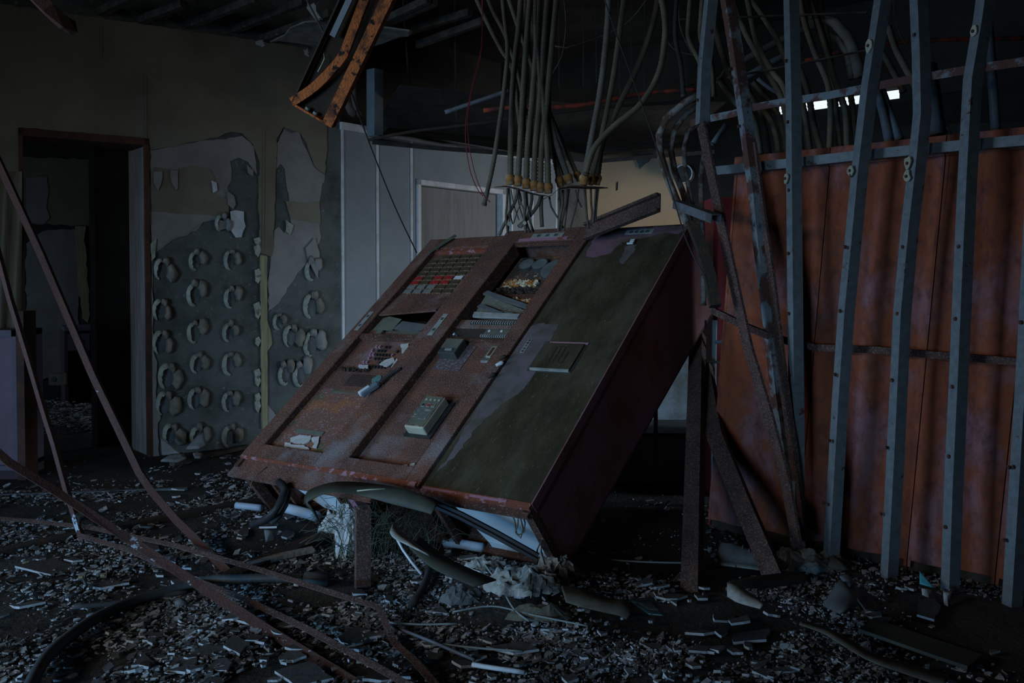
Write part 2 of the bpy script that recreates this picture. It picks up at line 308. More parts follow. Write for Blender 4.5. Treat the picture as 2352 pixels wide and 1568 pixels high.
# curled plaster blisters over the bare concrete
def blister(cx, cy, R=.052, ang=0, big=1.0, mm=None, seed=0):
    r = random.Random(seed); s, z = WL.hit(cx, cy); f = MB()
    n = 14; arc = []
    for i in range(n+1):       # torn crescent rim standing off the wall on the left
        t = i/n; a = math.radians(75+ang+t*190); jag = r.uniform(.92, 1.12); wv = math.sin(math.pi*t)
        ri = R*.86*jag; ro = R*(1.0+.32*wv)
        arc.append([(s+ri*math.cos(a), z+1.75*ri*math.sin(a), .008+.030*wv*r.uniform(.8, 1.1)), (s+ro*math.cos(a), z+1.75*ro*math.sin(a), .010+.016*wv), (s+ro*1.06*math.cos(a), z+1.8*ro*math.sin(a), .0)])
    vs = [WL.pt(*q) for row in arc for q in row]; fs = []
    for i in range(n):
        for j in range(2): fs.append((3*i+j, 3*i+3+j, 3*i+4+j, 3*i+1+j))
    f.add(vs, fs, True)
    o = f.build('blister_rim', C['paste'], wall_left, org=wall_left.location); o.location = (0, 0, 0)
    dk = MB(); dk.slab([WL.pt(s+R*.80*math.cos(6.283*i/16)*r.uniform(.92, 1.05), z+1.62*R*.80*math.sin(6.283*i/16)*r.uniform(.94, 1.04), .001) for i in range(16)], WL.n, .004)
    o = dk.build('adhesive_disc', C['disc'], wall_left, org=wall_left.location); o.location = (0, 0, 0)
    g = MB(); pts = []          # curled-back petals on the upper right
    for (a0, a1, L) in ((56+ang, 108+ang, r.uniform(.7, 1.1)), (-18+ang, 54+ang, r.uniform(1.1, 1.8))):
        m_, k_ = 6, 5; vv = []
        for i in range(m_+1):
            a = math.radians(a0+(a1-a0)*i/m_)
            for j in range(k_+1):
                u = j/k_; wob = 1+(.10*math.sin(i*.8+seed)+.07*math.sin(i*2.3+seed*2))*u; rr = R*(.75+L*u*wob*(.5+.5*math.sin(math.pi*(i+.6)/(m_+1.2))))
                vv.append(WL.pt(s+rr*math.cos(a)*.95, z+1.6*rr*math.sin(a), .003+.05*math.sin(u*2.6)*(.6+.4*math.sin(math.pi*i/m_))))
        ff = [(i*(k_+1)+j, i*(k_+1)+j+1, (i+1)*(k_+1)+j+1, (i+1)*(k_+1)+j) for i in range(m_) for j in range(k_)]
        g.add(vv, ff, True)
    o = g.build('curled_flap', mm or C['curl'], wall_left, org=wall_left.location); o.location = (0, 0, 0)
    sm = o.modifiers.new('thick', 'SOLIDIFY'); sm.thickness = .004
C['disc'] = mat('smooth_grey_adhesive', (.135, .155, .165), (.11, .125, .13), 6, .4, .6, .8)
C['curl'] = mat('curled_backing_paper', (.30, .27, .215), (.20, .185, .155), 14, .4, .6, .95, bump=.2, bs=60)
k = 0
for yy in (602, 682, 762, 842, 920, 1000):
    for xx in (450, 530):
        k += 1; blister(xx+rnd.uniform(-4, 4), yy+rnd.uniform(-5, 5), .041*rnd.uniform(.9, 1.1), rnd.uniform(-12, 12), seed=k)
for xx, yy, s_ in ((372, 622, .05), (368, 715, .05), (370, 790, .055), (385, 868, .06), (378, 930, .055), (392, 1000, .05)):
    k += 1; blister(xx, yy, s_*.84, -25, seed=k)
for xx, yy, s_ in ((716, 622, .05), (716, 706, .062), (716, 792, .062), (668, 775, .055), (690, 862, .055), (655, 860, .05), (508, 515, .04), (640, 740, .04)):
    k += 1; blister(xx, yy, s_*.84, rnd.uniform(-30, 30), mm=C['paper'] if k % 2 else None, seed=k)
# hanging paper tongues and torn edge curls
for (px, m_) in (([(352, 395), (372, 394), (370, 420), (362, 438), (352, 420)], 'paper'), ([(390, 392), (408, 392), (408, 430), (404, 438), (392, 416)], 'paper'), ([(484, 415), (496, 420), (498, 438), (488, 444)], 'white_trim'),
                 ([(566, 380), (580, 392), (580, 405), (568, 398)], 'paper'), ([(522, 440), (536, 450), (540, 470), (534, 480), (522, 470)], 'paper'),
                 ([(495, 505), (518, 508), (516, 526), (500, 530)], 'paper'), ([(655, 505), (672, 518), (664, 540), (655, 530)], 'paste'),
                 ([(700, 570), (722, 545), (732, 580), (728, 640), (708, 600)], 'paper'), ([(345, 560), (358, 548), (356, 590), (347, 600)], 'paste')):
    wpoly(px, .018, .004, 'hanging_tongue', C[m_], wall_left, amp=.004)
for yy in (548, 566, 620, 634, 698, 712, 776, 850, 866, 905, 922):
    q_ = rnd.uniform(.5, 1.0)
    wpoly([(584+rnd.uniform(-3, 3), yy), (594, yy-6*q_), (598, yy+10*q_), (592, yy+28*q_), (586, yy+20*q_)], .0, .02, 'edge_curl', C['paste'], wall_left, amp=.004)
# left of the doorway: wallpaper sagging like a curtain
f = MB(); n = 26; vs = []
for i in range(n):
    x = -70+i*4.8
    for y in (395, 520, 640, 755):
        s, z = WL.hit(x, y); vs.append(WL.pt(s, z, .03+.018*math.sin(i*.9+y*.01)))
f.add(vs, [(4*i+j, 4*i+j+1, 4*i+5+j, 4*i+4+j) for i in range(n-1) for j in range(3)], True)
o = f.build('sagging_wallpaper', C['beige'], wall_left, org=wall_left.location); o.location = (0, 0, 0)
# door_1: lining and frame of the doorway
f = MB()
p0 = onz(345, 1048); p1 = onz(303, 1030); up = Vector((0, 0, zD))
f.slab([p0, p1, p1+up, p0+up], WL.d, .03)
jamb = structure(f, 'door_1', C['wood'])
f = MB(); f.slab([WL.px(336, 700, .02).xy.to_3d(), WL.px(346, 700, .02).xy.to_3d(), WL.px(346, 700, .02).xy.to_3d()+up, WL.px(336, 700, .02).xy.to_3d()+up], -WL.n, .06)
f.slab([WL.px(48, 700, .02).xy.to_3d(), WL.px(58, 700, .02).xy.to_3d(), WL.px(58, 700, .02).xy.to_3d()+up, WL.px(48, 700, .02).xy.to_3d()+up], -WL.n, .3)
zt = Vector((0, 0, .05)); a_, b_ = WL.px(48, 700, .02).xy.to_3d()+up, WL.px(346, 700, .02).xy.to_3d()+up
f.slab([a_-zt, b_-zt, b_, a_], -WL.n, .34)
o = f.build('door_frame', C['redbrown'], jamb, org=jamb.location); o.location = (0, 0, 0)
# room beyond the doorway
RB = Plane((onz(265, 925).x, onz(265, 925).y+.62), (1.602, 1))
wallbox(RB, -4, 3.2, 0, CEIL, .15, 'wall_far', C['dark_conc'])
wfar = [o for o in col.objects if o.name.startswith('wall_far')][0]
wpoly([(50, 360), (345, 372), (345, 515), (205, 520), (50, 512)], 0, .01, 'wallboard', C['beige'], wfar, pl=RB)
wpoly([(60, 410), (108, 405), (112, 440), (106, 470), (114, 500), (100, 515), (60, 512)], .01, .006, 'torn_paper', C['paper'], wfar, pl=RB)
wpoly([(60, 560), (100, 530), (170, 525), (182, 560), (180, 760), (188, 850), (60, 880)], 0, .01, 'wallboard', C['panel2'] if 'panel2' in C else C['paper'], wfar, pl=RB)
wpoly([(172, 520), (196, 520), (194, 560), (200, 620), (206, 720), (200, 740), (188, 730), (180, 640)], .012, .02, 'torn_paper', C['batten'], wfar, pl=RB)
f = MB(); a_ = RB.px(232, 700).xy.to_3d(); b_ = RB.px(330, 700).xy.to_3d(); f.slab([a_, b_, b_+Vector((0, 0, 1.95)), a_+Vector((0, 0, 1.95))], RB.n, .04); structure(f, 'door_4', C['desk_dark'])
# partition wall of pale blue panels, with a grey steel door
zP = WB.hit(785, 290)[1]; s1 = WB.hit(1282, 700)[0]; dL, dR = WB.hit(957, 700)[0], WB.hit(1160, 700)[0]; dT = WB.hit(957, 412)[1]
f = MB()
for a, b, z0, z1 in ((0, dL, 0, zP), (dL, dR, dT, zP), (dR, s1, 0, zP)):
    f.slab([WB.pt(a, z0), WB.pt(b, z0), WB.pt(b, z1), WB.pt(a, z1)], -WB.n, .06)
wall_back = structure(f, 'wall_back', C['panel'])
def onwall(par, pl, s0, s1_, z0, z1, off, th, name, m):
    f = MB(); f.slab([pl.pt(s0, z0, off), pl.pt(s1_, z0, off), pl.pt(s1_, z1, off), pl.pt(s0, z1, off)], pl.n, th)
    o = f.build(name, m, par, org=par.location); o.location = (0, 0, 0); return o
for x in (787, 867, 945, 1175, 1222, 1276):
    s = WB.hit(x, 700)[0]; onwall(wall_back, WB, s-.010, s+.010, 0, zP if x < 950 or x > 1165 else dT, 0, .012, 'joint_trim', C['white_trim'])
onwall(wall_back, WB, 0, s1, zP-.03, zP+.03, 0, .03, 'top_rail', C['white_trim'])
f = MB(); f.slab([WB.pt(dL+.04, 0, -.05), WB.pt(dR-.05, 0, -.05), WB.pt(dR-.05, dT-.05, -.05), WB.pt(dL+.04, dT-.05, -.05)], -WB.n, .04)
door2 = structure(f, 'door_2', C['door_grey'])
for a, b, z0, z1 in ((dL, dL+.035, 0, dT), (dR-.06, dR, 0, dT), (dL, dR, dT-.045, dT)):
    onwall(door2, WB, a, b, z0, z1, -.05, .075, 'door_frame', C['white_trim'])
# upper dark wall behind the ceiling void
f = MB(); UB = Plane((WB.p+WB.n*-.02).xy, WB.d.xy)
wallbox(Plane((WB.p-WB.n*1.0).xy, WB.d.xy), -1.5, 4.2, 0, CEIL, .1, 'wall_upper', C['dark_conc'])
# dirty column and beige end wall
f = MB(); p = WE.px(1345, 700).xy.to_3d()
sA, sB = WB.hit(1284, 700)[0], WB.hit(1342, 700)[0]
f.slab([WB.pt(sA, 0, .02), WB.pt(sB, 0, .02), WB.pt(sB, 2.64, .02), WB.pt(sA, 2.64, .02)], -WB.n, .3); structure(f, 'trim_1', C['concrete'])
sW = WE.hit(1665, 700)[0]
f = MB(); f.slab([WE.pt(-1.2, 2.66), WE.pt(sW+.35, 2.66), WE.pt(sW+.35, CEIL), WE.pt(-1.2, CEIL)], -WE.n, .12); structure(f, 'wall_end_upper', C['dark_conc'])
f = MB(); f.slab([WE.pt(-.02, 0), WE.pt(sW+.35, 0), WE.pt(sW+.35, 2.655), WE.pt(-.02, 2.655)], -WE.n, .12)
wall_end = structure(f, 'wall_end', C['beige_wall'])
wpoly([(1458, 355), (1502, 352), (1490, 372), (1482, 376), (1470, 388), (1462, 368)], .0, .02, 'torn_paper', C['sheet'], wall_end, pl=WE, amp=.004)
wpoly([(1416, 420), (1420, 416), (1419, 436), (1415, 438)], .0, .004, 'scuff_mark', C['ink'], wall_end, pl=WE, amp=.004)
# far right wall with a bright ventilation slot
zs0, zs1 = WR.hit(1785, 258)[1], WR.hit(1790, 240)[1]
w0, w1 = WR.hit(1775, 250)[0], WR.hit(2066, 215)[0]
sl0, sl1 = WR.hit(1785, 259)[1]-.02, WR.hit(2050, 205)[1]+.02
f = MB(); print('slot', sl0, sl1, w0, w1)
for a, b, z0, z1 in ((-.5, w0, 0, CEIL), (w0, w1, 0, sl0), (w0, w1, sl1, CEIL), (w1, 9.5, 0, CEIL)):
    f.slab([WR.pt(a, z0), WR.pt(b, z0), WR.pt(b, z1), WR.pt(a, z1)], -WR.n, .15)
structure(f, 'wall_right', C['dark_conc'])
# remaining enclosure outside the view
f = MB(); f.abox((8.2, -3.2, 0), (8.35, 3.4, CEIL)); structure(f, 'wall_side', C['dark_conc'])
f = MB()
for y0, y1, z0, z1 in ((-3.2, .25, 0, CEIL), (.25, 2.75, 0, .12), (.25, 2.75, 1.75, 2.35), (.25, 2.75, 3.15, CEIL), (2.75, 9.5, 0, CEIL)): f.abox((-7.6, y0, z0), (-7.45, y1, z1))
structure(f, 'wall_west', C['dark_conc'])  # upper opening added to go with the console fill lamp
f = MB()
for x0, x1, z0, z1 in ((-7.6, -5.6, 0, CEIL), (-5.6, -3.0, 0, .2), (-5.6, -3.0, 2.15, CEIL), (-3.0, 8.3, 0, CEIL)): f.abox((x0, -3.3, z0), (x1, -3.15, z1))
structure(f, 'wall_front', C['dark_conc'])
# ------------------------------------------------------------------ fallen control console
RM = Matrix(((.8149, .3631, .4517), (-.5794, .4911, .6505), (.0144, -.7918, .6106)))
KO = Vector((-1.3972, 4.3438, .3482))
KM = RM.to_4x4(); KM.translation = KO; KI = KM.inverted()
def K(x, y, w=0.0):     # photo pixel to console face coordinates (u, v)
    d = RM.transposed() @ ray(x, y); o = RM.transposed() @ (CAM-KO); t = (w-o.y)/d.y; P = o+d*t; return P.x, P.z
console = empty('control_console', 'large rusted three-bay steel control console toppled backwards on the rubble', 'control console', mat=KM)
W3, HH, DB, DT = 1.8136, 1.9325, .3969, .5661
def kb(boxes, name, m, par=console):
    f = MB()
    for a, b in boxes: f.abox(a, b)
    return f.build(name, m, par)
def bev(o, wd=.004):
    b = o.modifiers.new('bevel', 'BEVEL'); b.width = wd; b.segments = 2; b.limit_method = 'ANGLE'; return o
th = .012
def sidequad(u0, u1, name, m):   # full side plate between depth DB at the foot and DT at the head
    f = MB(); P = [(0.02, -.0), (DB, 0), (DT, HH), (0.02, HH)]
    f.slab([(u0, y, z) for y, z in P], (1, 0, 0), u1-u0); return f.build(name, m, console)
sidequad(W3-.012, W3, 'side_panel', C['maroon']); sidequad(0, .012, 'side_panel', C['console_rust'])
sidequad(.605, .625, 'partition_panel', C['console_rust']); sidequad(1.235, 1.25, 'partition_panel', C['console_rust'])
f = MB(); f.slab([(0, DT-.01, HH), (W3, DT-.01, HH), (W3, DB-.01, 0), (0, DB-.01, 0)], (0, 1, 0), .012); f.build('back_panel', C['rust'], console)
f = MB(); f.abox((0, .01, HH-.014), (W3, DT, HH)); f.build('top_panel', C['console_rust'], console)
# folded edge seam down the right flank
kb([((W3-.002, -.016, 0), (W3+.004, .03, HH)), ((W3-.002, .036, 0), (W3+.003, .04, HH))], 'edge_fold', C['maroon'])
# left and middle door frames
f = MB(); f.frame((.0, .0), (.606, HH-.012), (.098, .066, .100, .105), -.012, .012); d1 = f.build('door_leaf', C['console_rust'], console); bev(d1)
kb([((.10, .0, 1.79), (.54, .03, 1.822))], 'edge_flange', C['console_edge'], d1)
kb([((.02, -.016, -.004), (.60, -.004, .008))], 'edge_flange', C['console_edge'], d1)
f = MB(); f.frame((.612, -.012), (1.238, HH+.012), (.125, .088, .098, .128), -.026, .012); d2 = f.build('door_leaf', C['console_rust'], console); bev(d2)
kb([((.76, -.028, 1.822), (1.10, -.02, 1.850))], 'edge_flange', C['pink'], d2)
kb([((.63, -.030, -.018), (1.225, -.02, .006))], 'edge_flange', C['console_edge'], d2)
kb([((.735, -.024, .086), (.741, .06, HH-.12)), ((1.146, -.024, .086), (1.152, .06, HH-.12))], 'frame_return', C['rust'], d2)
kb([((.098, -.01, .10), (.104, .06, HH-.12))], 'frame_return', C['rust'], d1)
# lower kick strip under the left doors
kb([((-.01, .012, -.105), (1.0, .026, -.008))], 'kick_strip', C['console_rust'])
kb([((0, .01, -.02), (W3, .035, .012))], 'bottom_rail', C['console_rust'])
kb([((1.25, .0, -.05), (W3, .02, -.006))], 'bottom_rail', C['rust'])
kb([((W3-.035, .0, -.03), (W3+.002, DB, .0))], 'bottom_rail', C['rust'])
kb([((0, DB-.012, -.004), (W3, DB, .015))], 'bottom_rail', C['rust'])
kb([((0.0, .0, -.05), (.03, DB, .0))], 'bottom_rail', C['rust'])
for u in (.12, .2, .60, .68, 1.19, 1.25): kb([((u, .03, -.012), (u+.022, DB-.02, .02))], 'bottom_strut', C['rust'])
kb([((.70, .05, -.02), (.74, DB-.1, .03))], 'bottom_strut', C['pink'])
f = MB(); f.slab([(1.30, .03, .03), (W3-.03, .03, .03), (W3-.03, DB-.015, .03), (1.42, DB-.015, .03)], (0, 0, 1), .006); f.build('bottom_plate', C['white_in'], console)
f = MB(); f.slab([(1.42, DB-.055, .026), (1.5, DB-.05, .026), (1.56, DB-.075, .026), (1.66, DB-.05, .026), (W3-.03, DB-.055, .026), (W3-.03, DB-.012, .026), (1.42, DB-.012, .026)], (0, 0, 1), .003); f.build('rust_stain', C['orange_rust2'] if 'orange_rust2' in C else C['white_rust'], console)
f = MB(); f.slab([(.24, .03, .0), (.58, .03, .0), (.58, .18, .0), (.66, .26, .0), (.60, .33, .0), (.42, .30, .0), (.30, .18, .0)], (0, 0, 1), .006); f.build('bottom_plate', C['white_rust'], console)
# right bay: one smooth cover
f = MB(); f.abox((1.245, -.012, .0), (W3-.002, .014, HH)); rb = f.build('cover_panel', C['olive'], console); bev(rb)
kb([((1.25, -.0165, -.022), (W3, .012, .004))], 'edge_flange', C['console_edge'], rb)
kb([((1.262, -.019, -.014), (1.7, -.015, -.003))], 'paint_edge', C['pink'], rb)
C['worn'] = mat('worn_lilac_grey_paint', (.14, .12, .125), (.085, .078, .06), 9, .42, .66, .85, c3=(.21, .13, .165), s3=3, lo3=.56, hi3=.7)
for wp, sd_ in (([(1204, 752), (1240, 742), (1282, 744), (1262, 790), (1222, 868), (1190, 905), (1150, 930), (1092, 985), (1042, 1052), (1000, 1085), (1030, 1050), (1100, 930), (1160, 830)], 1), ([(1368, 532), (1440, 524), (1586, 518), (1560, 536), (1530, 534), (1480, 546), (1430, 556), (1404, 580), (1370, 590), (1345, 588)], 2), ([(1436, 566), (1462, 562), (1455, 580), (1432, 606), (1422, 600)], 3)):
    P_ = ragged([K(x, y, -.0125) for x, y in wp], .02, .008, random.Random(sd_)); f = MB(); f.slab([(max(1.247, min(W3-.004, p.x)), -.0118, min(HH-.002, p.y)) for p in P_], (0, -1, 0), .0012); f.build('worn_paint_patch', C['worn'] if sd_ != 2 else C['pinkworn'], rb)
f = MB(); f.frame((1.395, .740), (1.640, .955), (.012, .012, .012, .012), -.0145, -.010); f.build('hatch_frame', C['plate_dark'], rb)
hp = kb([((1.412, -.024, .752), (1.628, -.011, .932))], 'hatch_plate', C['olive'], rb)
kb([((1.412, -.0255, .744), (1.628, -.010, .753))], 'hatch_edge', C['nameplate'], rb)
kb([((1.425, -.016, .936), (1.64, -.0125, .95))], 'hatch_edge', C['pink'], rb)
kb([((u, -.026, .80), (u+.003, -.0235, .90)) for u in (1.49, 1.515, 1.54)]+[((1.565, -.026, .79), (1.572, -.0235, .87)), ((1.50, -.026, .905), (1.60, -.0235, .908))], 'embossed_lines', C['black'], rb)
def glyphs(par, u0, u1, v0, v1, n, w, seed, vert=False):   # worn, illegible painted characters
    r = random.Random(seed); f = MB(); s = min((u1-u0) if vert else (v1-v0), 9) * .62
    for i in range(n):
        t = (i+.5)/n; cu, cv = ((u0+u1)/2, v1-(v1-v0)*t) if vert else (u0+(u1-u0)*t, (v0+v1)/2)
        for q in range(4):
            y = cv-s/2+s*(q+.3)/4; f.abox((cu-s*r.uniform(.3, .5), w-.0012, y), (cu+s*r.uniform(.3, .5), w, y+s*.09))
        for q in range(3):
            x = cu-s*.4+s*.35*q+r.uniform(-.05, .05)*s; f.abox((x, w-.0012, cv-s*r.uniform(.3, .5)), (x+s*.09, w, cv+s*r.uniform(.3, .5)))
    return f.build('lettering', C['ink'], par)
def plate(u0, u1, v0, v1, w, n, seed, par=console, tilt=0, vert=False, m='nameplate'):
    f = MB(); f.abox((u0, w-.003, v0), (u1, w, v1)); f.disc((u0+.008, w-.003, (v0+v1)/2), (0, -1, 0), .003, .0012, 8); f.disc((u1-.008, w-.003, (v0+v1)/2), (0, -1, 0), .003, .0012, 8)
    o = f.build('name_plate', C[m], par)
    if n: glyphs(o, u0+.02 if not vert else u0, u1-.02 if not vert else u1, v0, v1, n, w-.003, seed, vert)
    return o
u, v = K(1258, 541, -.026); plate(u-.11, u+.11, v-.022, v+.022, -.0262, 3, 3, d2)
u, v = K(1469, 533, -.012); plate(u-.085, u+.085, v-.02, v+.02, -.0125, 4, 5, rb)
plate(.03, .062, 1.0, 1.17, -.0125, 2, 7, d1, vert=True); plate(.632, .667, .96, 1.14, -.0265, 2, 8, d2, vert=True)
plate(1.288, 1.312, .865, .965, -.0125, 5, 9, rb, vert=True)
f = MB(); f.box((.165, -.03, 1.835), ((.50, 0, .86), (0, 1, 0), (-.86, 0, .5)), (.21, .004, .034)); f.disc((.215, -.032, 1.90), (0, -1, 0), .004, .003); f.build('loose_plate', C['plate'], console)
u, v = K(1452, 557, -.012)
lk = kb([((u-.022, -.018, v-.024), (u+.022, -.012, v+.02))], 'door_latch', C['black'], rb)
kb([((u-.02, -.026, v-.024), (u+.016, -.018, v-.017)), ((u-.008, -.026, v-.01), (u+.016, -.018, v+.014))], 'latch_tongue', C['white_trim'], lk)
# left bay: annunciator with rows of lamp caps
ip = kb([((.104, .022, 1.37), (.541, .035, 1.80))], 'indicator_panel', C['console_rust'])
r_ = random.Random(4)
kinds = {}
for row in range(9):
    for cix in range(5):
        u = .150+.079*cix; v = 1.402+.0435*row
        if row == 8 and cix == 0: continue
        m = C['lampoff']
        if row in (0, 1): m = C['lampblue'] if r_.random() < .7 else C['lampoff']
        if (row, cix) in ((3, 0), (3, 2), (3, 3), (2, 0), (2, 2), (2, 3)): m = C['lampred']
        if (row, cix) == (3, 4): m = C['lampwhite']
        key = (m.name, row < 4)
        if key not in kinds:
            f = MB(); f.abox((-.033, -.006, -.0175), (.033, 0, .0175)); a_ = f.build('indicator_lamp', C['lampframe'] if row < 4 or True else m, ip)
            g = MB(); g.abox((-.0305, -.008, -.0145), (.0305, -.006, .0155)); b_ = g.build('lamp_cap', m, a_); kinds[key] = (a_, b_)
        else:
            A, B = kinds[key]; a_ = A.copy(); col.objects.link(a_); b_ = B.copy(); col.objects.link(b_); b_.parent = a_
        a_.location = (u, .022, v); a_.rotation_euler = (0, r_.uniform(-.03, .03), 0)
f = MB(); f.slab([(.104, .02, 1.38), (.541, .02, 1.38), (.541, -.022, 1.18), (.104, -.004, 1.155)], (0, 1, 0), .012); f.build('bent_blank_panel', C['console_rust'], console)
kb([((.104, .10, .99), (.541, .11, 1.22))], 'gap_shade_sheet', C['black'])  # black sheet set in to paint the shade of the open gap
f = MB(); f.slab([(.125, .02, 1.045), (.30, .005, 1.03), (.325, -.01, 1.11), (.20, .0, 1.145), (.13, .02, 1.15)], (0, 1, 0), .004); f.build('broken_panel_piece', C['plate'], console)
f = MB(); f.slab([(.31, .0, 1.035), (.44, .01, 1.03), (.53, .02, 1.06), (.53, .02, 1.10), (.33, .0, 1.105)], (0, 1, 0), .004); f.build('broken_panel_piece', C['sheet'], console)
f = MB(); f.slab([(.29, .018, .985), (.52, .018, .985), (.535, .018, 1.04), (.34, .018, 1.045)], (0, 1, 0), .004); f.build('broken_panel_piece', C['plate'], console)
kb([((.104, .03, .95), (.541, .04, 1.06))], 'blank_panel', C['console_rust'])
kb([((.104, -.004, .952), (.541, .035, .985))], 'shelf_edge', C['rust'])
kb([((.185, .008, 1.0), (.23, .03, 1.03))], 'small_switch', C['plate'])
kp = kb([((.104, .026, .69), (.541, .036, .952))], 'key_panel', C['console_rust'])
pm = [C['lampredk'] if 'lampredk' in C else C['pink'], C['black']]
for row in range(6):
    for q in range(9):
        if r_.random() < .25: continue
        u = .26+.024*q+(row % 2)*.01; v = .74+.032*row
        f = MB(); f.abox((u-.006, .014, v-.007), (u+.006, .026, v+.007)); f.build('push_key', C['pink'] if (q < 2 or (q > 6 and row % 2)) else C['black'], kp)
f = MB(); f.abox((.104, .02, .555), (.541, .034, .69)); sp = f.build('speaker_panel', C['console_rust'], console)
f = MB()
for i in range(20):
    for j in range(9): f.abox((.26+i*.0095, .0185, .583+j*.0105), (.2655+i*.0095, .0203, .589+j*.0105))
f.build('speaker_grille', C['black'], sp)
f = MB(); f.disc((.465, .02, .645), (0, -1, 0), .030, .004, 20); f.build('green_disc', mat('verdigris_disc', (.12, .26, .22), (.08, .14, .13), 60, .4, .6), sp)
kb([((.104, .024, .10), (.541, .034, .553))], 'lower_panel', mat('lower_panel_flaking_paint', (.20, .095, .068), (.10, .105, .06), 4.5, .56, .6, .9, c3=(.34, .27, .27), s3=75, lo3=.54, hi3=.66, bump=.6, bs=130, c4=(.30, .12, .05), s4=6, lo4=.5, hi4=.62))
kb([((.22, .020, .528), (.42, .024, .536))], 'card_slot', C['plate']); kb([((.20, .019, .228), (.40, .024, .252))], 'card_slot', C['plate'])
# middle bay
gp = kb([((.742, .085, 1.40), (1.146, .10, 1.81))], 'gauge_panel', mat('charred_gauge_panel', (.09, .065, .05), (.30, .13, .05), 9, .5, .6, .9, c3=(.55, .50, .38), s3=30, lo3=.62, hi3=.68, bump=1, bs=60, c4=(.03, .028, .03), s4=5, lo4=.5, hi4=.6))
for (u, v, R_) in ((.84, 1.715, .047), (.935, 1.712, .047), (1.065, 1.66, .088)):
    f = MB(); f.disc((u, .086, v), (0, -1, 0), R_+.006, .022, 28); g_ = f.build('gauge', C['plate_dark'], gp)
    f = MB(); f.disc((u, .064, v), (0, -1, 0), R_, .003, 28); f.build('gauge_glass', C['glass_dial'], g_)
kb([((.742, .045, 1.365), (1.146, .10, 1.405))], 'cross_bar', C['rust'])
kb([((.742, -.02, 1.80), (1.15, .0, 1.818))], 'cross_bar', C['rust'])
def junk(poly, w, name, m, seed, n=160, sz=.02, par=console):
    r = random.Random(seed); f = MB(); (u0, u1), (v0, v1) = poly
    for _ in range(n):
        u, v = r.uniform(u0, u1), r.uniform(v0, v1); a = r.uniform(0, 6.28); k_ = r.randint(3, 5)
        base = [Vector((u+sz*r.uniform(.4, 1)*math.cos(a+6.28*i/k_), w+r.uniform(-.012, .012), v+sz*.6*r.uniform(.4, 1)*math.sin(a+6.28*i/k_))) for i in range(k_)]
        f.slab(base, (r.uniform(-.5, .5), -1, r.uniform(-.5, .5)), r.uniform(.002, .008))
    o = f.build(name, m, par); tag(o, kind='stuff'); return o
C['bright_scrap'] = mat('peeling_cream_and_orange_flakes', (.62, .58, .42), (.42, .17, .04), 25, .48, .52, .9)
junk(((.78, 1.0), (1.50, 1.56)), .075, 'flaking_residue', C['bright_scrap'], 1, 220, .018)
junk(((.76, 1.14), (1.42, 1.50)), .078, 'flaking_residue', C['black_rust'], 2, 240, .02)
junk(((.85, 1.14), (1.30, 1.355)), .05, 'flaking_residue', C['bright_scrap'], 3, 330, .02)
kb([((.742, .11, 1.06), (1.146, .12, 1.42))], 'gap_shade_sheet', C['black'])  # black sheet added as painted shade behind the fallen cards
pcb = mat('mossy_circuit_board', (.10, .12, .075), (.14, .12, .10), 14, .4, .6, .9, c3=(.28, .30, .27), s3=60, lo3=.58, hi3=.66)
for (P, m, t_) in (([(.76, .05, 1.20), (1.10, .03, 1.14), (1.13, .02, 1.22), (.80, .0, 1.33)], pcb, .006), ([(.78, -.004, 1.335), (1.14, .015, 1.225), (1.15, .015, 1.25), (.80, -.006, 1.36)], C['sheet'], .012),
                   ([(.80, .0, 1.23), (1.0, -.006, 1.16), (1.01, -.006, 1.175), (.81, .0, 1.255)], C['sheet'], .008), ([(.83, -.006, 1.135), (1.13, -.004, 1.128), (1.13, -.004, 1.16), (.82, -.006, 1.172)], C['nameplate'], .012),
                   ([(.87, .01, 1.20), (1.05, -.004, 1.165), (1.07, -.004, 1.18), (.90, .01, 1.22)], C['sheet'], .006)):
    f = MB(); f.slab(P, (0, -1, 0), t_); f.build('fallen_card', m, console)
kb([((.742, .01, 1.07), (1.146, .05, 1.135))], 'terminal_strip', C['console_rust'])
f = MB(); [f.abox((.83+i*.0155, .002, 1.095), (.837+i*.0155, .011, 1.118)) for i in range(20)]; f.build('terminal_row', C['ink'], console)
f = MB(); [f.abox((.838+i*.0155, -.001, 1.098), (.844+i*.0155, .010, 1.118)) for i in range(20)]; f.build('terminal_row', C['nameplate'], console)
kb([((.742, .016, .975), (1.146, .05, 1.07))], 'terminal_strip', C['black_rust'])
kb([((.96, .009, 1.025), (1.146, .017, 1.06))], 'relay_cover', C['plate'])
f = MB(); [f.disc((u, .010, 1.045), (0, -1, 0), .008, .004, 10) for u in (.985, 1.065)]; f.build('relay_knob', C['white_trim'], console)
f = MB(); [f.abox((.95+i*.014, .004, 1.0), (.957+i*.014, .016, 1.015)) for i in range(13)]; f.build('terminal_row', C['nameplate'], console)
f = MB(); f.tube([(.80, .012, 1.0), (.80, -.02, .995), (.80, -.02, .975)], .005); f.build('toggle_lever', C['white_trim'], console)
mp = kb([((.742, .020, .086), (1.146, .030, .968))], 'front_panel', C['console_rust'])
kb([((.742, .0, .962), (1.146, .022, .972))], 'edge_flange', C['rust'])
kb([((.785, .017, .745), (.965, .021, .935))], 'patch_plate', mat('dark_speckled_patch', (.10, .075, .075), (.2, .17, .17), 60, .5, .6, .9), mp)
bx = bev(kb([((.79, -.028, .825), (.905, .018, .935))], 'switch_box', C['plate_dark'], mp))
kb([((.792, -.031, .865), (.903, -.027, .932))], 'box_lid', C['plate'], bx); kb([((.833, -.034, .842), (.878, -.0275, .854))], 'label_strip', C['nameplate'], bx)
br = kb([((1.065, .008, .818), (1.13, .018, .933))], 'breaker_plate', C['plate'], mp)
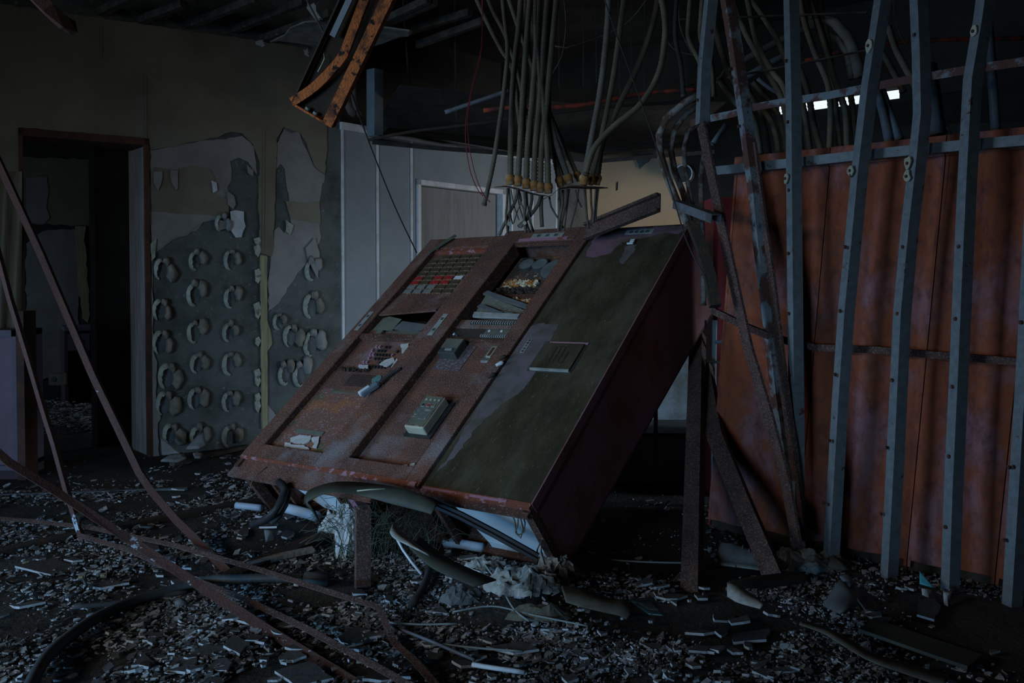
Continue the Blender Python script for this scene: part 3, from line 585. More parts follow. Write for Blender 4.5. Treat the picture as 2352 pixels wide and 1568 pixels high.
f = MB(); f.frame((1.082, .842), (1.112, .918), (.005, .005, .007, .005), .002, .008); f.build('rocker_frame', C['plastic_cream'], br); kb([((1.087, .001, .85), (1.107, .007, .912))], 'rocker', C['redbrown'], br)
kb([((1.065, .006, .812), (1.13, .018, .8185))], 'plate_edge', C['nameplate'], br)
# intercom standing proud of its cut-out
kb([((.918, .012, .285), (1.085, .0198, .52))], 'cut_out', C['black'], mp)
ic = empty('intercom_unit', 'cream rectangular intercom handset cradle with red and blue buttons standing out of the middle bay', 'intercom')
ic.matrix_world = KM @ Matrix.Translation((1.0, .012, .398)) @ Matrix.Rotation(.0, 4, 'Y')
def ib(a, b, name, m, par=ic): f = MB(); f.abox(a, b); return f.build(name, m, par)
body = bev(ib((-.058, -.052, -.10), (.062, .0, .108), 'body', C['plastic_cream']), .006)
ib((-.051, -.0545, -.088), (.054, -.0515, .10), 'face_plate', C['plate'])
f = MB(); f.frame((-.054, -.092), (.057, .103), (.003, .003, .003, .003), -.056, -.052); f.build('gold_trim', C['lampframe'], ic)
for dx, m in ((-.028, 'ink'), (.004, 'lampred'), (.034, 'lampframe')):
    f = MB(); f.frame((dx-.011, .030), (dx+.011, .052), (.002, .002, .002, .002), -.058, -.0545); b_ = f.build('button_frame', C['nameplate'], ic); ib((dx-.009, -.0575, .032), (dx+.009, -.0545, .050), 'button', C[m], b_)
for dx in (-.035, -.008, .018, .043):
    f = MB(); f.disc((dx, -.0545, .078), (0, -1, 0), .006, .002, 12); f.build('pilot_lamp', C['plastic_cream'], ic)
ib((-.045, -.0555, -.05), (.045, -.0544, .02), 'scratched_window', mat('scratched_clear_cover', (.13, .14, .12), (.35, .36, .33), 22, .55, .6, .3, stretch=(1, 1, 4)))
# telephone handset on its coiled cord
hs = empty('telephone_handset', 'pale grey telephone handset end hanging on a black coiled cord over the left bay', 'telephone handset', mat=KM)
u, v = K(850, 895, -.03)
f = MB(); dr = Vector((-.50, 0, -.86)); pv = Vector((-dr.z, 0, dr.x))
f.box(Vector((u, -.034, v)), (dr, (0, 1, 0), pv), (.105, .030, .034)); o = bev(f.build('handset_body', C['duct'], hs), .008)
f = MB(); f.box(Vector((u-.018, -.040, v-.018)), (dr, (0, 1, 0), pv), (.07, .03, .022)); o = bev(f.build('earpiece', C['white_trim'], hs), .008)
a_ = Vector((u+.03, -.03, v+.055)); b_ = Vector(K(921, 850, -.02)); b_ = Vector((b_.x, -.028, b_.y)); f = MB(); pts = []
for i in range(15*10+1):
    t = i/150; c_ = a_.lerp(b_, t)+Vector((0, -.006*math.sin(t*3), 0)); an = 2*math.pi*t*15; dx = (b_-a_).normalized(); n1 = dx.cross(Vector((0, 1, 0)))
    pts.append(c_+n1*.011*math.cos(an)+Vector((0, 1, 0))*.011*math.sin(an))
f.tube(pts, .0032, 6); f.build('coiled_cord', C['black'], hs)
# plaster crumbs and flakes lying on the console, each its own thing
def flake(px, w, label, m='blade', t=.006, group=None, seed=0, name='plaster_flake', cat='plaster flake'):
    P = [K(x, y, w) for x, y in px]; P = ragged(P, .012, .003, random.Random(seed)); c_ = sum(P, Vector((0, 0)))/len(P)
    f = MB(); f.slab([(p.x-c_.x, 0, p.y-c_.y) for p in P], (0, -1, 0), t); o = f.build(name, C[m], None, org=(0, 0, 0))
    o.matrix_world = KM @ Matrix.Translation((c_.x, w, c_.y)); return tag(o, label, cat, group)
flake([(668, 1007), (690, 1000), (716, 1003), (712, 1014), (700, 1020), (668, 1016)], .022, 'largest jagged white plaster flake on the foot of the left bay')
flake([(717, 1006), (735, 1003), (733, 1016), (728, 1030), (718, 1028), (724, 1018), (717, 1014)], .022, 'upright white plaster flake at the right of the cluster on the left bay')
flake([(655, 1018), (668, 1018), (672, 1026), (654, 1030)], .022, 'small orange-stained plaster flake at the left of the cluster on the left bay')
flake([(668, 1022), (700, 1024), (712, 1033), (690, 1034), (668, 1030)], .022, 'low wide plaster flake along the bottom frame of the left bay')
flake([(872, 838), (885, 828), (905, 822), (907, 832), (888, 843)], .012, 'white plaster flake above the speaker grille')
flake([(899, 845), (912, 824), (918, 832), (905, 848)], .010, 'white plaster flake leaning by the middle stile beside the speaker')
flake([(921, 792), (940, 790), (938, 800), (926, 816)], .010, 'pointed plaster flake high beside the push keys')
flake([(827, 841), (848, 841), (847, 847), (826, 846)], .012, 'narrow white plaster sliver on the ledge above the speaker', t=.012)
flake([(945, 1068), (955, 1066), (952, 1076), (938, 1078)], .018, 'ribbed white scrap at the foot of the middle bay', t=.01)
flake([(925, 1070), (936, 1068), (940, 1074), (926, 1077)], .018, 'small white scrap left of the ribbed scrap in the middle bay')
f = junk(((.14, .36), (.69, .715)), .018, 'crumb_litter', C['black_rust'], 9, 60, .012)
# broken lamp bulbs caught on the seam of the right bay
for i, (x, y, lb) in enumerate(((1156, 826, 'small broken brass bulb on the seam above the other two'), (1150, 840, 'small white broken bulb on the seam between two darker ones'), (1131, 867, 'dark broken bulb lowest on the seam of the right bay'))):
    u, v = K(x, y, -.02); f = MB(); f.tube([(0, 0, -.02), (0, 0, -.008), (0, 0, .006), (0, 0, .016), (0, 0, .022)], .011, 10, up=(0, 1, 0), scale=[.7, .8, 1, .8, .2]); o = f.build('broken_bulb', C['white_trim' if i == 1 else 'black_rust'], None, org=(0, 0, 0))
    o.matrix_world = KM @ Matrix.Translation((u, -.034, v)) @ Matrix.Rotation(.8, 4, 'Y'); tag(o, lb, 'bulb')
ORD = ['first', 'second', 'third', 'fourth', 'fifth', 'sixth', 'seventh', 'eighth', 'ninth', 'tenth', 'eleventh', 'twelfth', 'thirteenth', 'fourteenth', 'fifteenth']
# ------------------------------------------------------------------ steel sections
def ang(w, t=.004, h=None): h = h or w; return [(-w/2, 0), (w/2, 0), (w/2, -t), (-w/2+t, -t), (-w/2+t, -h), (-w/2, -h)]
def chan(w, d, t=.004): return [(-w/2, 0), (w/2, 0), (w/2, -d), (w/2-t, -d), (w/2-t, -t), (-w/2+t, -t), (-w/2+t, -d), (-w/2, -d)]
def boxs(w, d): return [(-w/2, 0), (w/2, 0), (w/2, -d), (-w/2, -d)]
def bar(name, label, cat, pts, sec, m, up=(0, 0, 1), group=None, parent=None, smooth=False, step=None):
    pts = smooth_path(pts, step) if step else [Vector(p) for p in pts]
    f = MB(); f.sweep(pts, sec, up, smooth)
    if parent is not None: return part(f, name, C[m], parent)
    return tag(f.build(name, C[m]), label, cat, group)
def bend(pts, k=5): return smooth_path(pts, .25)
# red cabinets behind the studs
RC = Plane((SP.p-SP.n*.17).xy, SP.d.xy); SH = .077
def rc(s, z, off=0.0): return RC.pt(s+SH*z, z, off)
zt_l, zt_r = RC.hit(1705, 360)[1], RC.hit(2350, 293)[1]; print('red tops', zt_l, zt_r)
def rcs(x, y): s, z = RC.hit(x, y); return s-SH*z
cuts = [rcs(1640, 1000), rcs(1866, 844), rcs(2101, 1100), rcs(2330, 900), rcs(2330, 900)+.62]
zt_ = (zt_l+zt_r)/2
for i, lb in enumerate(('rust-mottled salmon steel cabinet nearest the fallen console, at the left end of the row', 'orange-rusted steel cabinet with dark streaks, second from the left end of the row', 'salmon steel cabinet with lilac paint patches left of the right-hand one', 'lilac-stained steel cabinet at the right edge, last of the row')):
    a, b = cuts[i]+.002, cuts[i+1]-.002; e = empty('electrical_cabinet', lb, 'electrical cabinet', rc((a+b)/2, 0, -.2), 'row of rusted cabinets behind the studs')
    f = MB()
    for s0, s1_ in ((a, a+.012), (b-.012, b)): f.slab([rc(s0, .02, -.004), rc(s1_, .02, -.004), rc(s1_, zt_-.01, -.004), rc(s0, zt_-.01, -.004)], -RC.n, .42)
    f.slab([rc(a, .02, -.41), rc(b, .02, -.41), rc(b, zt_-.01, -.41), rc(a, zt_-.01, -.41)], -RC.n, .012)
    f.slab([rc(a, zt_-.015, -.004), rc(b, zt_-.015, -.004), rc(b, zt_-.003, -.004), rc(a, zt_-.003, -.004)], -RC.n, .42)
    part(f, 'cabinet_body', C['red_end'] if i == 0 else C['red_cab'], e)
    f = MB(); n_ = 26; m_ = 40; vs = []
    for p in range(n_+1):
        for q in range(m_+1):
            s_, z_ = a+(b-a)*p/n_, .05+(zt_-.05)*q/m_
            edge = min(p, n_-p)/3; bulge = .012*math.sin(s_*21+1.3*math.sin(z_*2))*min(1, edge)+.006*noise.noise(Vector((s_*4, z_*3, i)))*min(1, edge)
            vs.append(rc(s_, z_, bulge+(0 if 0 < p < n_ and 0 < q < m_ else 0)))
    f.add(vs, [(p*(m_+1)+q, p*(m_+1)+q+1, (p+1)*(m_+1)+q+1, (p+1)*(m_+1)+q) for p in range(n_) for q in range(m_)], True)
    for (s0, s1_) in ((a, a+.012), (b-.012, b)): f.slab([rc(s0, .05, .0), rc(s1_, .05, .0), rc(s1_, zt_, .0), rc(s0, zt_, .0)], -RC.n, .02)
    part(f, 'door_panel', C['red_cab'], e)
    f = MB(); f.slab([rc(a, 0, -.02), rc(b, 0, -.02), rc(b, .05, -.02), rc(a, .05, -.02)], -RC.n, .38); part(f, 'plinth', C['black_rust'], e)
    f = MB(); f.slab([rc(a, zt_-.085, .012), rc(b, zt_-.085, .012), rc(b, zt_, .012), rc(a, zt_, .012)], -RC.n, .01); part(f, 'top_band', C['pink_rust'] if 'pink_rust' in C else C['red_cab'], e)
# deep red cabinet seen in the gap
p = at(1662, 700, 4.9); f = MB(); f.abox((p.x-.06, 4.9, 0), (p.x+.4, 5.3, at(1662, 452, 4.9).z)); e = empty('recessed_cabinet', 'deep red cabinet standing in the dark gap behind the long rusty brace', 'cabinet', (p.x+.15, 5.1, 0))
part(f, 'cabinet_body', C['red_end'], e); f = MB(); f.abox((p.x-.04, 4.885, .05), (p.x+.38, 4.9, at(1662, 470, 4.9).z)); part(f, 'door', C['red_end'], e)
# studs: front flange catches the light, the web beside it is dark
STUP = (Matrix.Rotation(math.radians(-36), 3, 'Z') @ SP.n)
def stud(label, P, off=0.0, w=.048, d=.050, m='galv', patches=(), screws=(), group='row of bent galvanised studs'):
    pts = [SP.px(x, y, off) for x, y in P]; pts[0].z = max(pts[0].z, .0) if pts[0].z > .12 else .0
    e = empty('wall_stud', label, 'metal stud', pts[0], group)
    sec = [(-w/2, 0), (w/2, 0), (w/2, -d), (w/2-.012, -d), (w/2-.012, -d+.003), (w/2-.003, -d+.003), (w/2-.003, -.003), (-w/2+.003, -.003), (-w/2+.003, -.02), (-w/2, -.02)]
    f = MB(); f.sweep(pts, sec, STUP); part(f, 'stud_channel', C[m], e)
    d_ = SP.d
    for (x, y) in screws:
        c_ = SP.px(x, y, off)+STUP*.001; f = MB(); f.disc(c_, STUP, .0085, .004, 8); f.disc(c_+Vector((.003, -.002, .002)), STUP, .005, .009, 6); part(f, 'rusty_screw', C['rust'], e)
    for (x, y, h) in patches:
        c_ = SP.px(x, y, off)+STUP*.002; r = random.Random(x); n_ = 9
        P_ = [c_+STUP.cross(Vector((0, 0, 1)))*(.022*r.uniform(.6, 1.2)*math.cos(6.283*i/n_))+Vector((0, 0, h*r.uniform(.7, 1.1)*math.sin(6.283*i/n_))) for i in range(n_)]
        f = MB(); f.slab(P_, STUP, .006); o = part(f, 'plaster_patch', C['plastic_cream'], e)
        f = MB(); f.disc(c_+STUP*.006, STUP, .007, .005, 8); f = part(f, 'rusty_screw', C['rust'], e)
    return e
stud('first galvanised stud from the left, bent to a sharp elbow halfway', [(1602, 285), (1607, 150), (1622, 0), (1628, -60)], screws=((1613, 135), (1603, 230)))
stud('second galvanised stud from the left, bowed and rusty low down', [(1815, 1175), (1775, 900), (1752, 690), (1735, 560), (1722, 430), (1697, 240), (1678, 110), (1660, 0), (1652, -60)], m='galv_rust', screws=((1677, 158), (1678, 178), (1697, 290)))
stud('third galvanised stud from the left, the only upright one', [(1820, 1290), (1819, 1060), (1815, 700), (1812, 400), (1811, 230), (1806, 0), (1806, -60)], screws=((1806, 140), (1810, 280), (1812, 437), (1811, 582), (1812, 720), (1815, 862)), patches=((1808, 410, .026),))
stud('fourth stud from the left, leaning, with two rusty screws at each fixing', [(1897, 1265), (1905, 1150), (1918, 920), (1932, 715), (1950, 530), (1963, 390), (1985, 200), (2015, 0), (2024, -60)], screws=((1941, 567), (1949, 569), (1930, 714), (1937, 716), (1918, 860), (1925, 862), (1904, 1012), (1914, 1013), (1893, 1155), (1903, 1158), (1955, 403)), patches=((1956, 392, .024), (1998, 105, .035)))
stud('fifth stud from the left, with a large cream plaster patch', [(2030, 1320), (2045, 1050), (2060, 720), (2078, 520), (2092, 400), (2106, 260), (2103, 120), (2098, 0), (2094, -60)], screws=((2074, 567), (2062, 720), (2049, 873), (2036, 1028), (2024, 1180), (2101, 80)), patches=((2088, 375, .032), (2086, 405, .03)))
stud('sixth stud from the left, its middle darkened by rust above the red cabinets', [(2170, 1345), (2178, 1120), (2190, 860), (2200, 620), (2210, 400), (2222, 180), (2246, 40), (2255, -30), (2262, -60)], screws=((2203, 566), (2195, 732), (2188, 888), (2180, 1048), (2172, 1210), (2228, 235)), patches=((2239, 72, .024),))
stud('last stud, cut off by the right edge of the view', [(2312, 1375), (2325, 1180), (2338, 960), (2350, 760), (2368, 400), (2385, 0), (2390, -60)], screws=((2318, 1073), (2328, 1072), (2308, 1240), (2345, 740)))
# rails through the studs
bar('bent_rail', 'upper bowed angle rail running through all the studs', 'metal rail', bend([SP.px(x, y, -.03) for x, y in ((1585, 283), (1615, 275), (1684, 261), (1711, 250), (1799, 234), (1902, 219), (1987, 202), (2098, 181), (2217, 161), (2352, 141), (2420, 128))]), ang(.034), 'galv_rust', SP.n)
bar('straight_rail', 'long galvanised rail crossing in front of the cabinet tops', 'metal rail', [SP.px(x, y, -.085) for x, y in ((1641, 392), (1700, 386), (1815, 374), (1975, 356), (2210, 333), (2420, 316))], boxs(.042, .04), 'galv', SP.n)
bar('cross_rod', 'thick rusty rod bent down to cross the studs at half height', 'metal rod', bend([SP.px(x, y, o_) for x, y, o_ in ((1632, 712, .1), (1665, 728, .1), (1710, 750, .05), (1760, 770, .02), (1815, 786, -.05), (1870, 798, -.095), (2000, 803, -.095), (2180, 818, -.095), (2420, 838, -.095))]), boxs(.03, .028), 'rust_bar', SP.n)
bar('base_channel', 'dark floor channel at the foot of the studs, edged with pale plaster', 'metal channel', [SP.px(x, y, .03)*1 for x, y in ((1800, 1287), (1908, 1308), (2118, 1355), (2350, 1409), (2450, 1432))], boxs(.05, .035), 'galv_dark', (0, 0, 1))
bar('long_brace', 'longest rusty flat brace slanting from the elbow stud down to the floor', 'metal brace', [SP.px(x, y, o_) for x, y, o_ in ((1828, 1252, .12), (1803, 1110, .14), (1760, 945, .15), (1716, 800, .15), (1690, 680, .14), (1660, 540, .1), (1632, 400, .05), (1608, 285, .02))], boxs(.074, .012), 'rust_bar', STUP)
bar('long_brace', 'dark rusted brace running close behind the longest slanting one', 'metal brace', [SP.px(x, y, o_) for x, y, o_ in ((1840, 1240, .0), (1820, 1050, .02), (1795, 860, .02), (1768, 640, .0), (1745, 480, -.02), (1725, 330, -.02))], boxs(.066, .012), 'rust_bar', STUP)
# posts right of the console
P1 = onz(1582, 1362); t1 = at(1598, 765, 4.78)
def solid(name, label, cat, pts, sec, m, up): return bar(name, label, cat, pts, sec, m, up)
solid('steel_post', 'rusty channel post standing upright at the right of the console', 'metal post', [Vector((P1.x, P1.y, 0)), Vector((t1.x, t1.y, t1.z))], chan(.078, .05), 'rust_bar', (-.55, -1, 0))
P2 = onz(1788, 1358); solid('steel_brace', 'rusty channel brace slanting right from the upright post to the rubble', 'metal brace', [P2, at(1700, 1150, 3.75), at(1640, 1000, 4.1), at(1612, 835, 4.7)], chan(.080, .045), 'rust_bar', (-.5, -1, .1))
solid('steel_post', 'short dark post propped beneath the open foot of the console', 'metal post', [Vector((onz(835, 1368).x, onz(835, 1368).y, 0)), at(836, 1170, 3.32)], chan(.058, .05), 'rust_bar', (.35, -1, 0))
bar('rail_stub', 'short dark grey box rail projecting by the curved pipes', 'metal rail', [at(1556, 460, 4.2), at(1646, 492, 3.7)], chan(.045, .04), 'galv_dark', (0, 0, 1))
bar('rusted_beam', 'heavy rusty channel beam sloping up behind the console head', 'metal beam', [at(1338, 530, 4.75), at(1508, 462, 4.3)], [(-.05, 0), (-.034, 0), (-.034, -.022), (.034, -.022), (.034, 0), (.05, 0), (.05, -.03), (-.05, -.03)], 'rust_bar', (-.3, -1, .35))
# ------------------------------------------------------------------ conduits and pipes
def corr(pts, r, step=.009):   # flexible conduit with rings
    pts = smooth_path(pts, step); return pts, [1.0 if i % 2 else .86 for i in range(len(pts))]
def conduit(label, P, r, m='conduit', ringed=True, group=None, name='flexible_conduit', cat='conduit', ends=None):
    P = [Vector(p) for p in P]; e = empty(name, label, cat, P[-1], group)
    if ringed: pts, sc_ = corr(P, r)
    else: pts, sc_ = smooth_path(P, .06), None
    f = MB(); f.tube(pts, r, 8 if ringed else 12, scale=sc_); part(f, 'conduit_tube', C[m], e)
    if ends:
        dr = (P[-1]-P[-2]).normalized(); f = MB(); b_ = P[-1]
        f.tube([b_-dr*.012, b_, b_+dr*.014, b_+dr*.016, b_+dr*.036], r*1.32, 10, scale=[.95, 1.08, 1.08, .92, .9]); part(f, 'connector', C['connector'], e)
        f = MB(); f.tube([b_-dr*.004, b_+dr*.006], r*1.5, 6); part(f, 'lock_nut', C['connector'], e)
    else:
        f = MB(); dr = (P[-1]-P[-2]).normalized(); f.tube([P[-1]-dr*.006, P[-1]+dr*.004], r*1.1, 10); part(f, 'cut_end', C['wire'], e)
    return e
YC = 4.2
def A(P, Y=YC, dy=0.0): return [at(x, y, Y+dy*i) for i, (x, y) in enumerate(P)]
G1 = 'conduits hanging over the console'
core = [((1172, 407), 'leftmost', [(1200, -60), (1192, 60), (1180, 170), (1174, 300)]), ((1190, 410), '', [(1222, -60), (1212, 60), (1202, 200), (1195, 320)]), ((1209, 416), '', [(1240, -60), (1232, 100), (1222, 230), (1212, 330)]),
        ((1227, 421), '', [(1262, -60), (1252, 60), (1240, 220), (1230, 330)]), ((1241, 425), '', [(1284, -60), (1268, 100), (1256, 230), (1244, 340)]), ((1259, 427), '', [(1230, -60), (1232, 100), (1248, 240), (1256, 340)])]
for i, (b, t_, up_) in enumerate(core):
    conduit('taupe ringed conduit hanging into the rusty plate, leftmost of its bundle' if i == 0 else 'taupe ringed conduit in the tight middle bundle over the rusty plate', A(up_+[b], YC, .0), .0165, group=None if i == 0 else G1, ends=True)
conduit('grey conduit slanting down right from the middle bundle to the curled plate', A([(1214, -60), (1230, 80), (1252, 220), (1272, 310), (1304, 406)], YC+.05), .0165, 'conduit_grey', ends=True)
conduit('thin conduit crossing to a rusty connector behind the curled plate', A([(1150, -60), (1190, 60), (1240, 200), (1275, 290), (1325, 400)], YC+.12), .0135, ends=True)
conduit('dark conduit running under the bundle to the curled plate', A([(1264, -60), (1262, 100), (1260, 250), (1268, 330), (1284, 412)], YC+.08), .015, ends=True)
conduit('short dark conduit beside the curled plate edge', A([(1250, 60), (1256, 250), (1270, 340), (1294, 408)], YC+.15), .015, ends=True)
conduit('pale conduit sweeping in from the upper right to the third connector from the right', A([(1400, -60), (1395, 60), (1380, 200), (1358, 320), (1342, 408)], YC), .0170, 'conduit_grey', ends=True)
conduit('ochre conduit rising steeply right from the second connector from the right', A([(1440, -60), (1428, 40), (1408, 180), (1382, 310), (1358, 408)], YC+.05), .0150, 'conduit_gold', ends=True)
conduit('ochre conduit sweeping far right from the last connector', A([(1515, -70), (1505, 30), (1470, 140), (1418, 250), (1384, 330), (1372, 408)], YC+.1), .0160, 'conduit_gold', ends=True)
conduit('ochre conduit hanging in a wide loop right of the bundle', A([(1500, -70), (1524, 20), (1527, 90), (1512, 170), (1470, 240), (1410, 290), (1365, 340), (1345, 400)], YC-.1), .0165, 'conduit_gold')
conduit('loose conduit with a cut end dangling left of the bundle', A([(1150, -60), (1158, 30), (1166, 110), (1160, 190), (1148, 280), (1132, 380), (1112, 470)], YC-.1), .0125)
conduit('conduit crossing from the upper left into the middle bundle', A([(1075, -50), (1100, 10), (1128, 70), (1152, 115), (1178, 165), (1196, 300)], YC+.1), .0125)
conduit('second conduit crossing from the upper left behind the first', A([(1100, -60), (1130, 20), (1160, 80), (1190, 170), (1215, 300)], YC+.2), .0125)
for i in range(4): conduit('taupe ringed conduit in the tight middle bundle over the rusty plate', A([(1205+18*i, -60), (1207+15*i, 90), (1203+16*i, 240), (1200+15*i, 360)], YC+.14), .0155, group=G1)
for x, xb in ((1590, 1615), (1618, 1640), (1560, 1570)):
    conduit({1590: 'ochre conduit bent down just left of the elbow stud', 1618: 'conduit behind the elbow stud', 1560: 'dark thin conduit hanging furthest left beside the elbow stud'}[x], A([(x, -60), (x-8, 40), (x-8, 90), (xb-6, 150), (xb, 220)], 4.3), .013, 'conduit_gold' if x != 1560 else 'wire_dark')
G2 = 'conduits above the red cabinets'
def A2(P, off=-.35): return [SP.px(x, y, off) for x, y in P]
lab2 = 'ringed conduit dropping behind the studs above the red cabinets'
paths = [[(1700, -60), (1717, 0), (1739, 98), (1775, 165), (1800, 200), (1830, 290), (1842, 352)], [(1670, -60), (1690, 22), (1712, 74), (1739, 123), (1766, 170), (1800, 240), (1815, 350)], [(1700, -50), (1727, 0), (1757, 45), (1784, 89), (1810, 150), (1840, 220), (1862, 350)],
         [(1825, -60), (1840, 9), (1851, 60), (1873, 125), (1891, 165), (1904, 205), (1908, 270), (1905, 348)], [(1840, -60), (1860, 0), (1875, 45), (1895, 112), (1913, 174), (1926, 210), (1942, 260), (1947, 345)], [(1870, -60), (1885, 20), (1900, 90), (1910, 160), (1918, 230), (1930, 346)],
         [(1836, 155), (1848, 185), (1858, 220), (1868, 280), (1886, 348)], [(1650, 180), (1690, 235), (1728, 268), (1740, 310), (1746, 352)], [(1690, 160), (1720, 210), (1746, 257), (1760, 310), (1766, 352)], [(1700, 190), (1735, 235), (1766, 268), (1782, 310), (1788, 350)],
         [(1730, 190), (1760, 225), (1785, 262), (1800, 310), (1806, 350)], [(2010, 60), (2022, 110), (2038, 140), (2060, 180), (2074, 210)], [(2040, 60), (2056, 108), (2070, 138), (2092, 178), (2110, 215)], [(1640, 60), (1668, 150), (1700, 215), (1722, 300), (1726, 352)], [(1950, 200), (1958, 245), (1962, 300), (1968, 345)]]
rank = sorted(range(len(paths)), key=lambda i: paths[i][-1][0])
for i, P in enumerate(paths): conduit('ringed conduit dropping behind the studs above the red cabinets, %s from the left' % ORD[rank.index(i)], A2(P, -.30-.05*(i % 3)), (.016, .0175, .015)[i % 3], 'conduit_gold' if i % 3 == 0 else 'conduit', group=G2)
conduit('thick pale pipe arching down behind the third and fourth studs', A2([(1860, 45), (1885, 44), (1918, 52), (1947, 85), (1962, 118), (1975, 175)], -.4), .026, 'conduit_grey', False, name='curved_pipe', cat='pipe')
conduit('thinner pale pipe arching below the thick one', A2([(1880, 80), (1900, 78), (1924, 90), (1945, 120), (1955, 180)], -.42), .016, 'conduit_grey', False, name='curved_pipe', cat='pipe')
conduit('smooth grey pipe leaning left behind the fourth stud over the cabinets', A2([(2012, 200), (2030, 260), (2042, 325)], -.3), .021, 'galv_dark', False, name='straight_pipe', cat='pipe')
conduit('smooth grey pipe just left of the fifth stud, crossing the bright slot', A2([(2020, 200), (2038, 250), (2064, 320)], -.32), .022, 'duct', False, name='straight_pipe', cat='pipe')
conduit('wide grey pipe stub between the fifth and sixth studs', A2([(2128, 150), (2136, 210), (2150, 308)], -.3), .042, 'duct', False, name='straight_pipe', cat='pipe')
conduit('thin grey pipe between the sixth and last studs', A2([(2268, 40), (2275, 116), (2282, 220), (2287, 298)], -.3), .019, 'duct', False, name='straight_pipe', cat='pipe')
for lb, P, r, Y in (('outermost rusty pipe curving like a hook left of the elbow stud', [(1606, 218), (1570, 238), (1530, 272), (1514, 310), (1517, 355), (1532, 405), (1552, 455), (1580, 516)], .019, 4.3),
                    ('middle rusty hooked pipe inside the outermost one', [(1606, 240), (1572, 265), (1548, 300), (1541, 345), (1550, 395), (1568, 440), (1588, 516)], .016, 4.4),
                    ('inner slim hooked pipe beside the elbow stud', [(1602, 278), (1580, 300), (1571, 340), (1576, 400), (1590, 470)], .012, 4.45),
                    ('thin upright rusty pipe running down behind the box rail stub', [(1618, 350), (1610, 400), (1611, 470), (1615, 600), (1616, 700)], .014, 4.5)):
    conduit(lb, A(P, Y), r, 'pipe_rust', False, name='hooked_pipe' if 'hook' in lb else 'upright_pipe', cat='pipe')
conduit('short pale tube stub pointing up beside the elbow stud', A([(1668, 286), (1636, 332)], 4.3), .014, 'duct', False, name='tube_stub', cat='pipe')
# rusty conduit plates
def plateplane(P, Y, name, label, m='rust', dd=.16):
    f = MB(); pts = [at(x, y, Y) for x, y in P]; pts = smooth_path(pts, .03); n_ = len(pts); vs = []
    for i, p in enumerate(pts):
        k_ = math.sin(math.pi*(i+.5)/n_); vs += [p+Vector((0, -dd*.5*k_**.4, -.01)), p+Vector((0, dd*.5*k_**.4, .0)), p+Vector((0, dd*.5*k_**.4, .003)), p+Vector((0, -dd*.5*k_**.4, -.007))]
    fs = [(4*i+a_, 4*i+4+a_, 4*i+4+(a_+1) % 4, 4*i+(a_+1) % 4) for i in range(n_-1) for a_ in range(4)]+[(0, 1, 2, 3), tuple(4*(n_-1)+a_ for a_ in (3, 2, 1, 0))]
    f.add(vs, fs, True); return tag(f.build(name, C[m]), label, 'metal plate')
plateplane([(1136, 428), (1160, 426), (1185, 431), (1215, 441), (1240, 447), (1262, 449)], YC, 'gland_plate', 'bent rusty plate holding the left row of conduit connectors')
plateplane([(1249, 455), (1268, 446), (1284, 431), (1310, 427), (1350, 429), (1394, 430)], YC-.02, 'gland_plate', 'curled rusty plate holding the right row of conduit connectors', dd=.2)
# cut wires below the plates
G3 = 'cut wires hanging below the conduit plates'
wires = [([(1166, 432), (1164, 470), (1162, 500), (1166, 535)], .006), ([(1169, 432), (1172, 480), (1166, 540)], .004), ([(1189, 432), (1186, 455), (1170, 490), (1158, 515), (1146, 540)], .008), ([(1174, 436), (1180, 470), (1192, 505)], .003), ([(1172, 460), (1172, 490), (1178, 515)], .003), ([(1192, 436), (1198, 460), (1190, 480), (1180, 512)], .003),
         ([(1193, 438), (1191, 460), (1195, 480), (1204, 510)], .0035), ([(1205, 440), (1207, 470), (1204, 500), (1208, 535)], .008), ([(1210, 442), (1212, 470), (1217, 500), (1222, 532)], .004), ([(1222, 446), (1220, 470), (1208, 505), (1195, 522)], .008), ([(1242, 449), (1236, 470), (1215, 498), (1190, 521)], .009),
         ([(1244, 450), (1243, 480), (1245, 521)], .010), ([(1262, 452), (1266, 475), (1284, 505), (1294, 524)], .005), ([(1284, 455), (1286, 480), (1284, 530)], .008), ([(1293, 436), (1292, 470), (1286, 500), (1282, 530)], .007), ([(1304, 434), (1300, 470), (1292, 505), (1288, 530)], .005), ([(1308, 434), (1302, 480), (1296, 530)], .004),
         ([(1329, 434), (1324, 470), (1315, 505), (1308, 530)], .004), ([(1322, 436), (1328, 460), (1336, 476)], .004), ([(1343, 434), (1346, 470), (1348, 500), (1352, 525)], .006), ([(1357, 434), (1358, 470), (1360, 490), (1357, 518)], .0055), ([(1369, 434), (1366, 470), (1362, 512)], .0055), ([(1374, 434), (1370, 470), (1368, 510)], .0055),
         ([(1205, 500), (1212, 520), (1218, 535)], .006), ([(1212, 495), (1220, 515), (1226, 535)], .005), ([(1192, 440), (1196, 465), (1201, 475), (1207, 500)], .003)]
for i, (P, r) in enumerate(wires):
    f = MB(); f.tube(smooth_path(A(P, YC-.03+.008*(i % 7)), .02), r, 7); tag(f.build('cut_wire', C['wire']), 'brown cut wire end dangling below the conduit plates', 'wire', G3)
for lb, x, y in (('small white tag hanging left among the cut wires', 1170, 514), ('small cream tag hanging right of the white one among the cut wires', 1205, 512)):
    f = MB(); f.disc(at(x, y, YC-.06), (0, -1, .1), .011 if x == 1170 else .009, .002, 14); tag(f.build('hanging_tag', C['nameplate'] if x == 1170 else C['plastic_cream']), lb, 'tag')
def strand(name, label, cat, P, r, m, Y=4.2, group=None, n=6):
    pts = P if isinstance(P[0], Vector) else A(P, Y); f = MB(); f.tube(smooth_path(pts, .04), r, n); return tag(f.build(name, C[m]), label, cat, group)
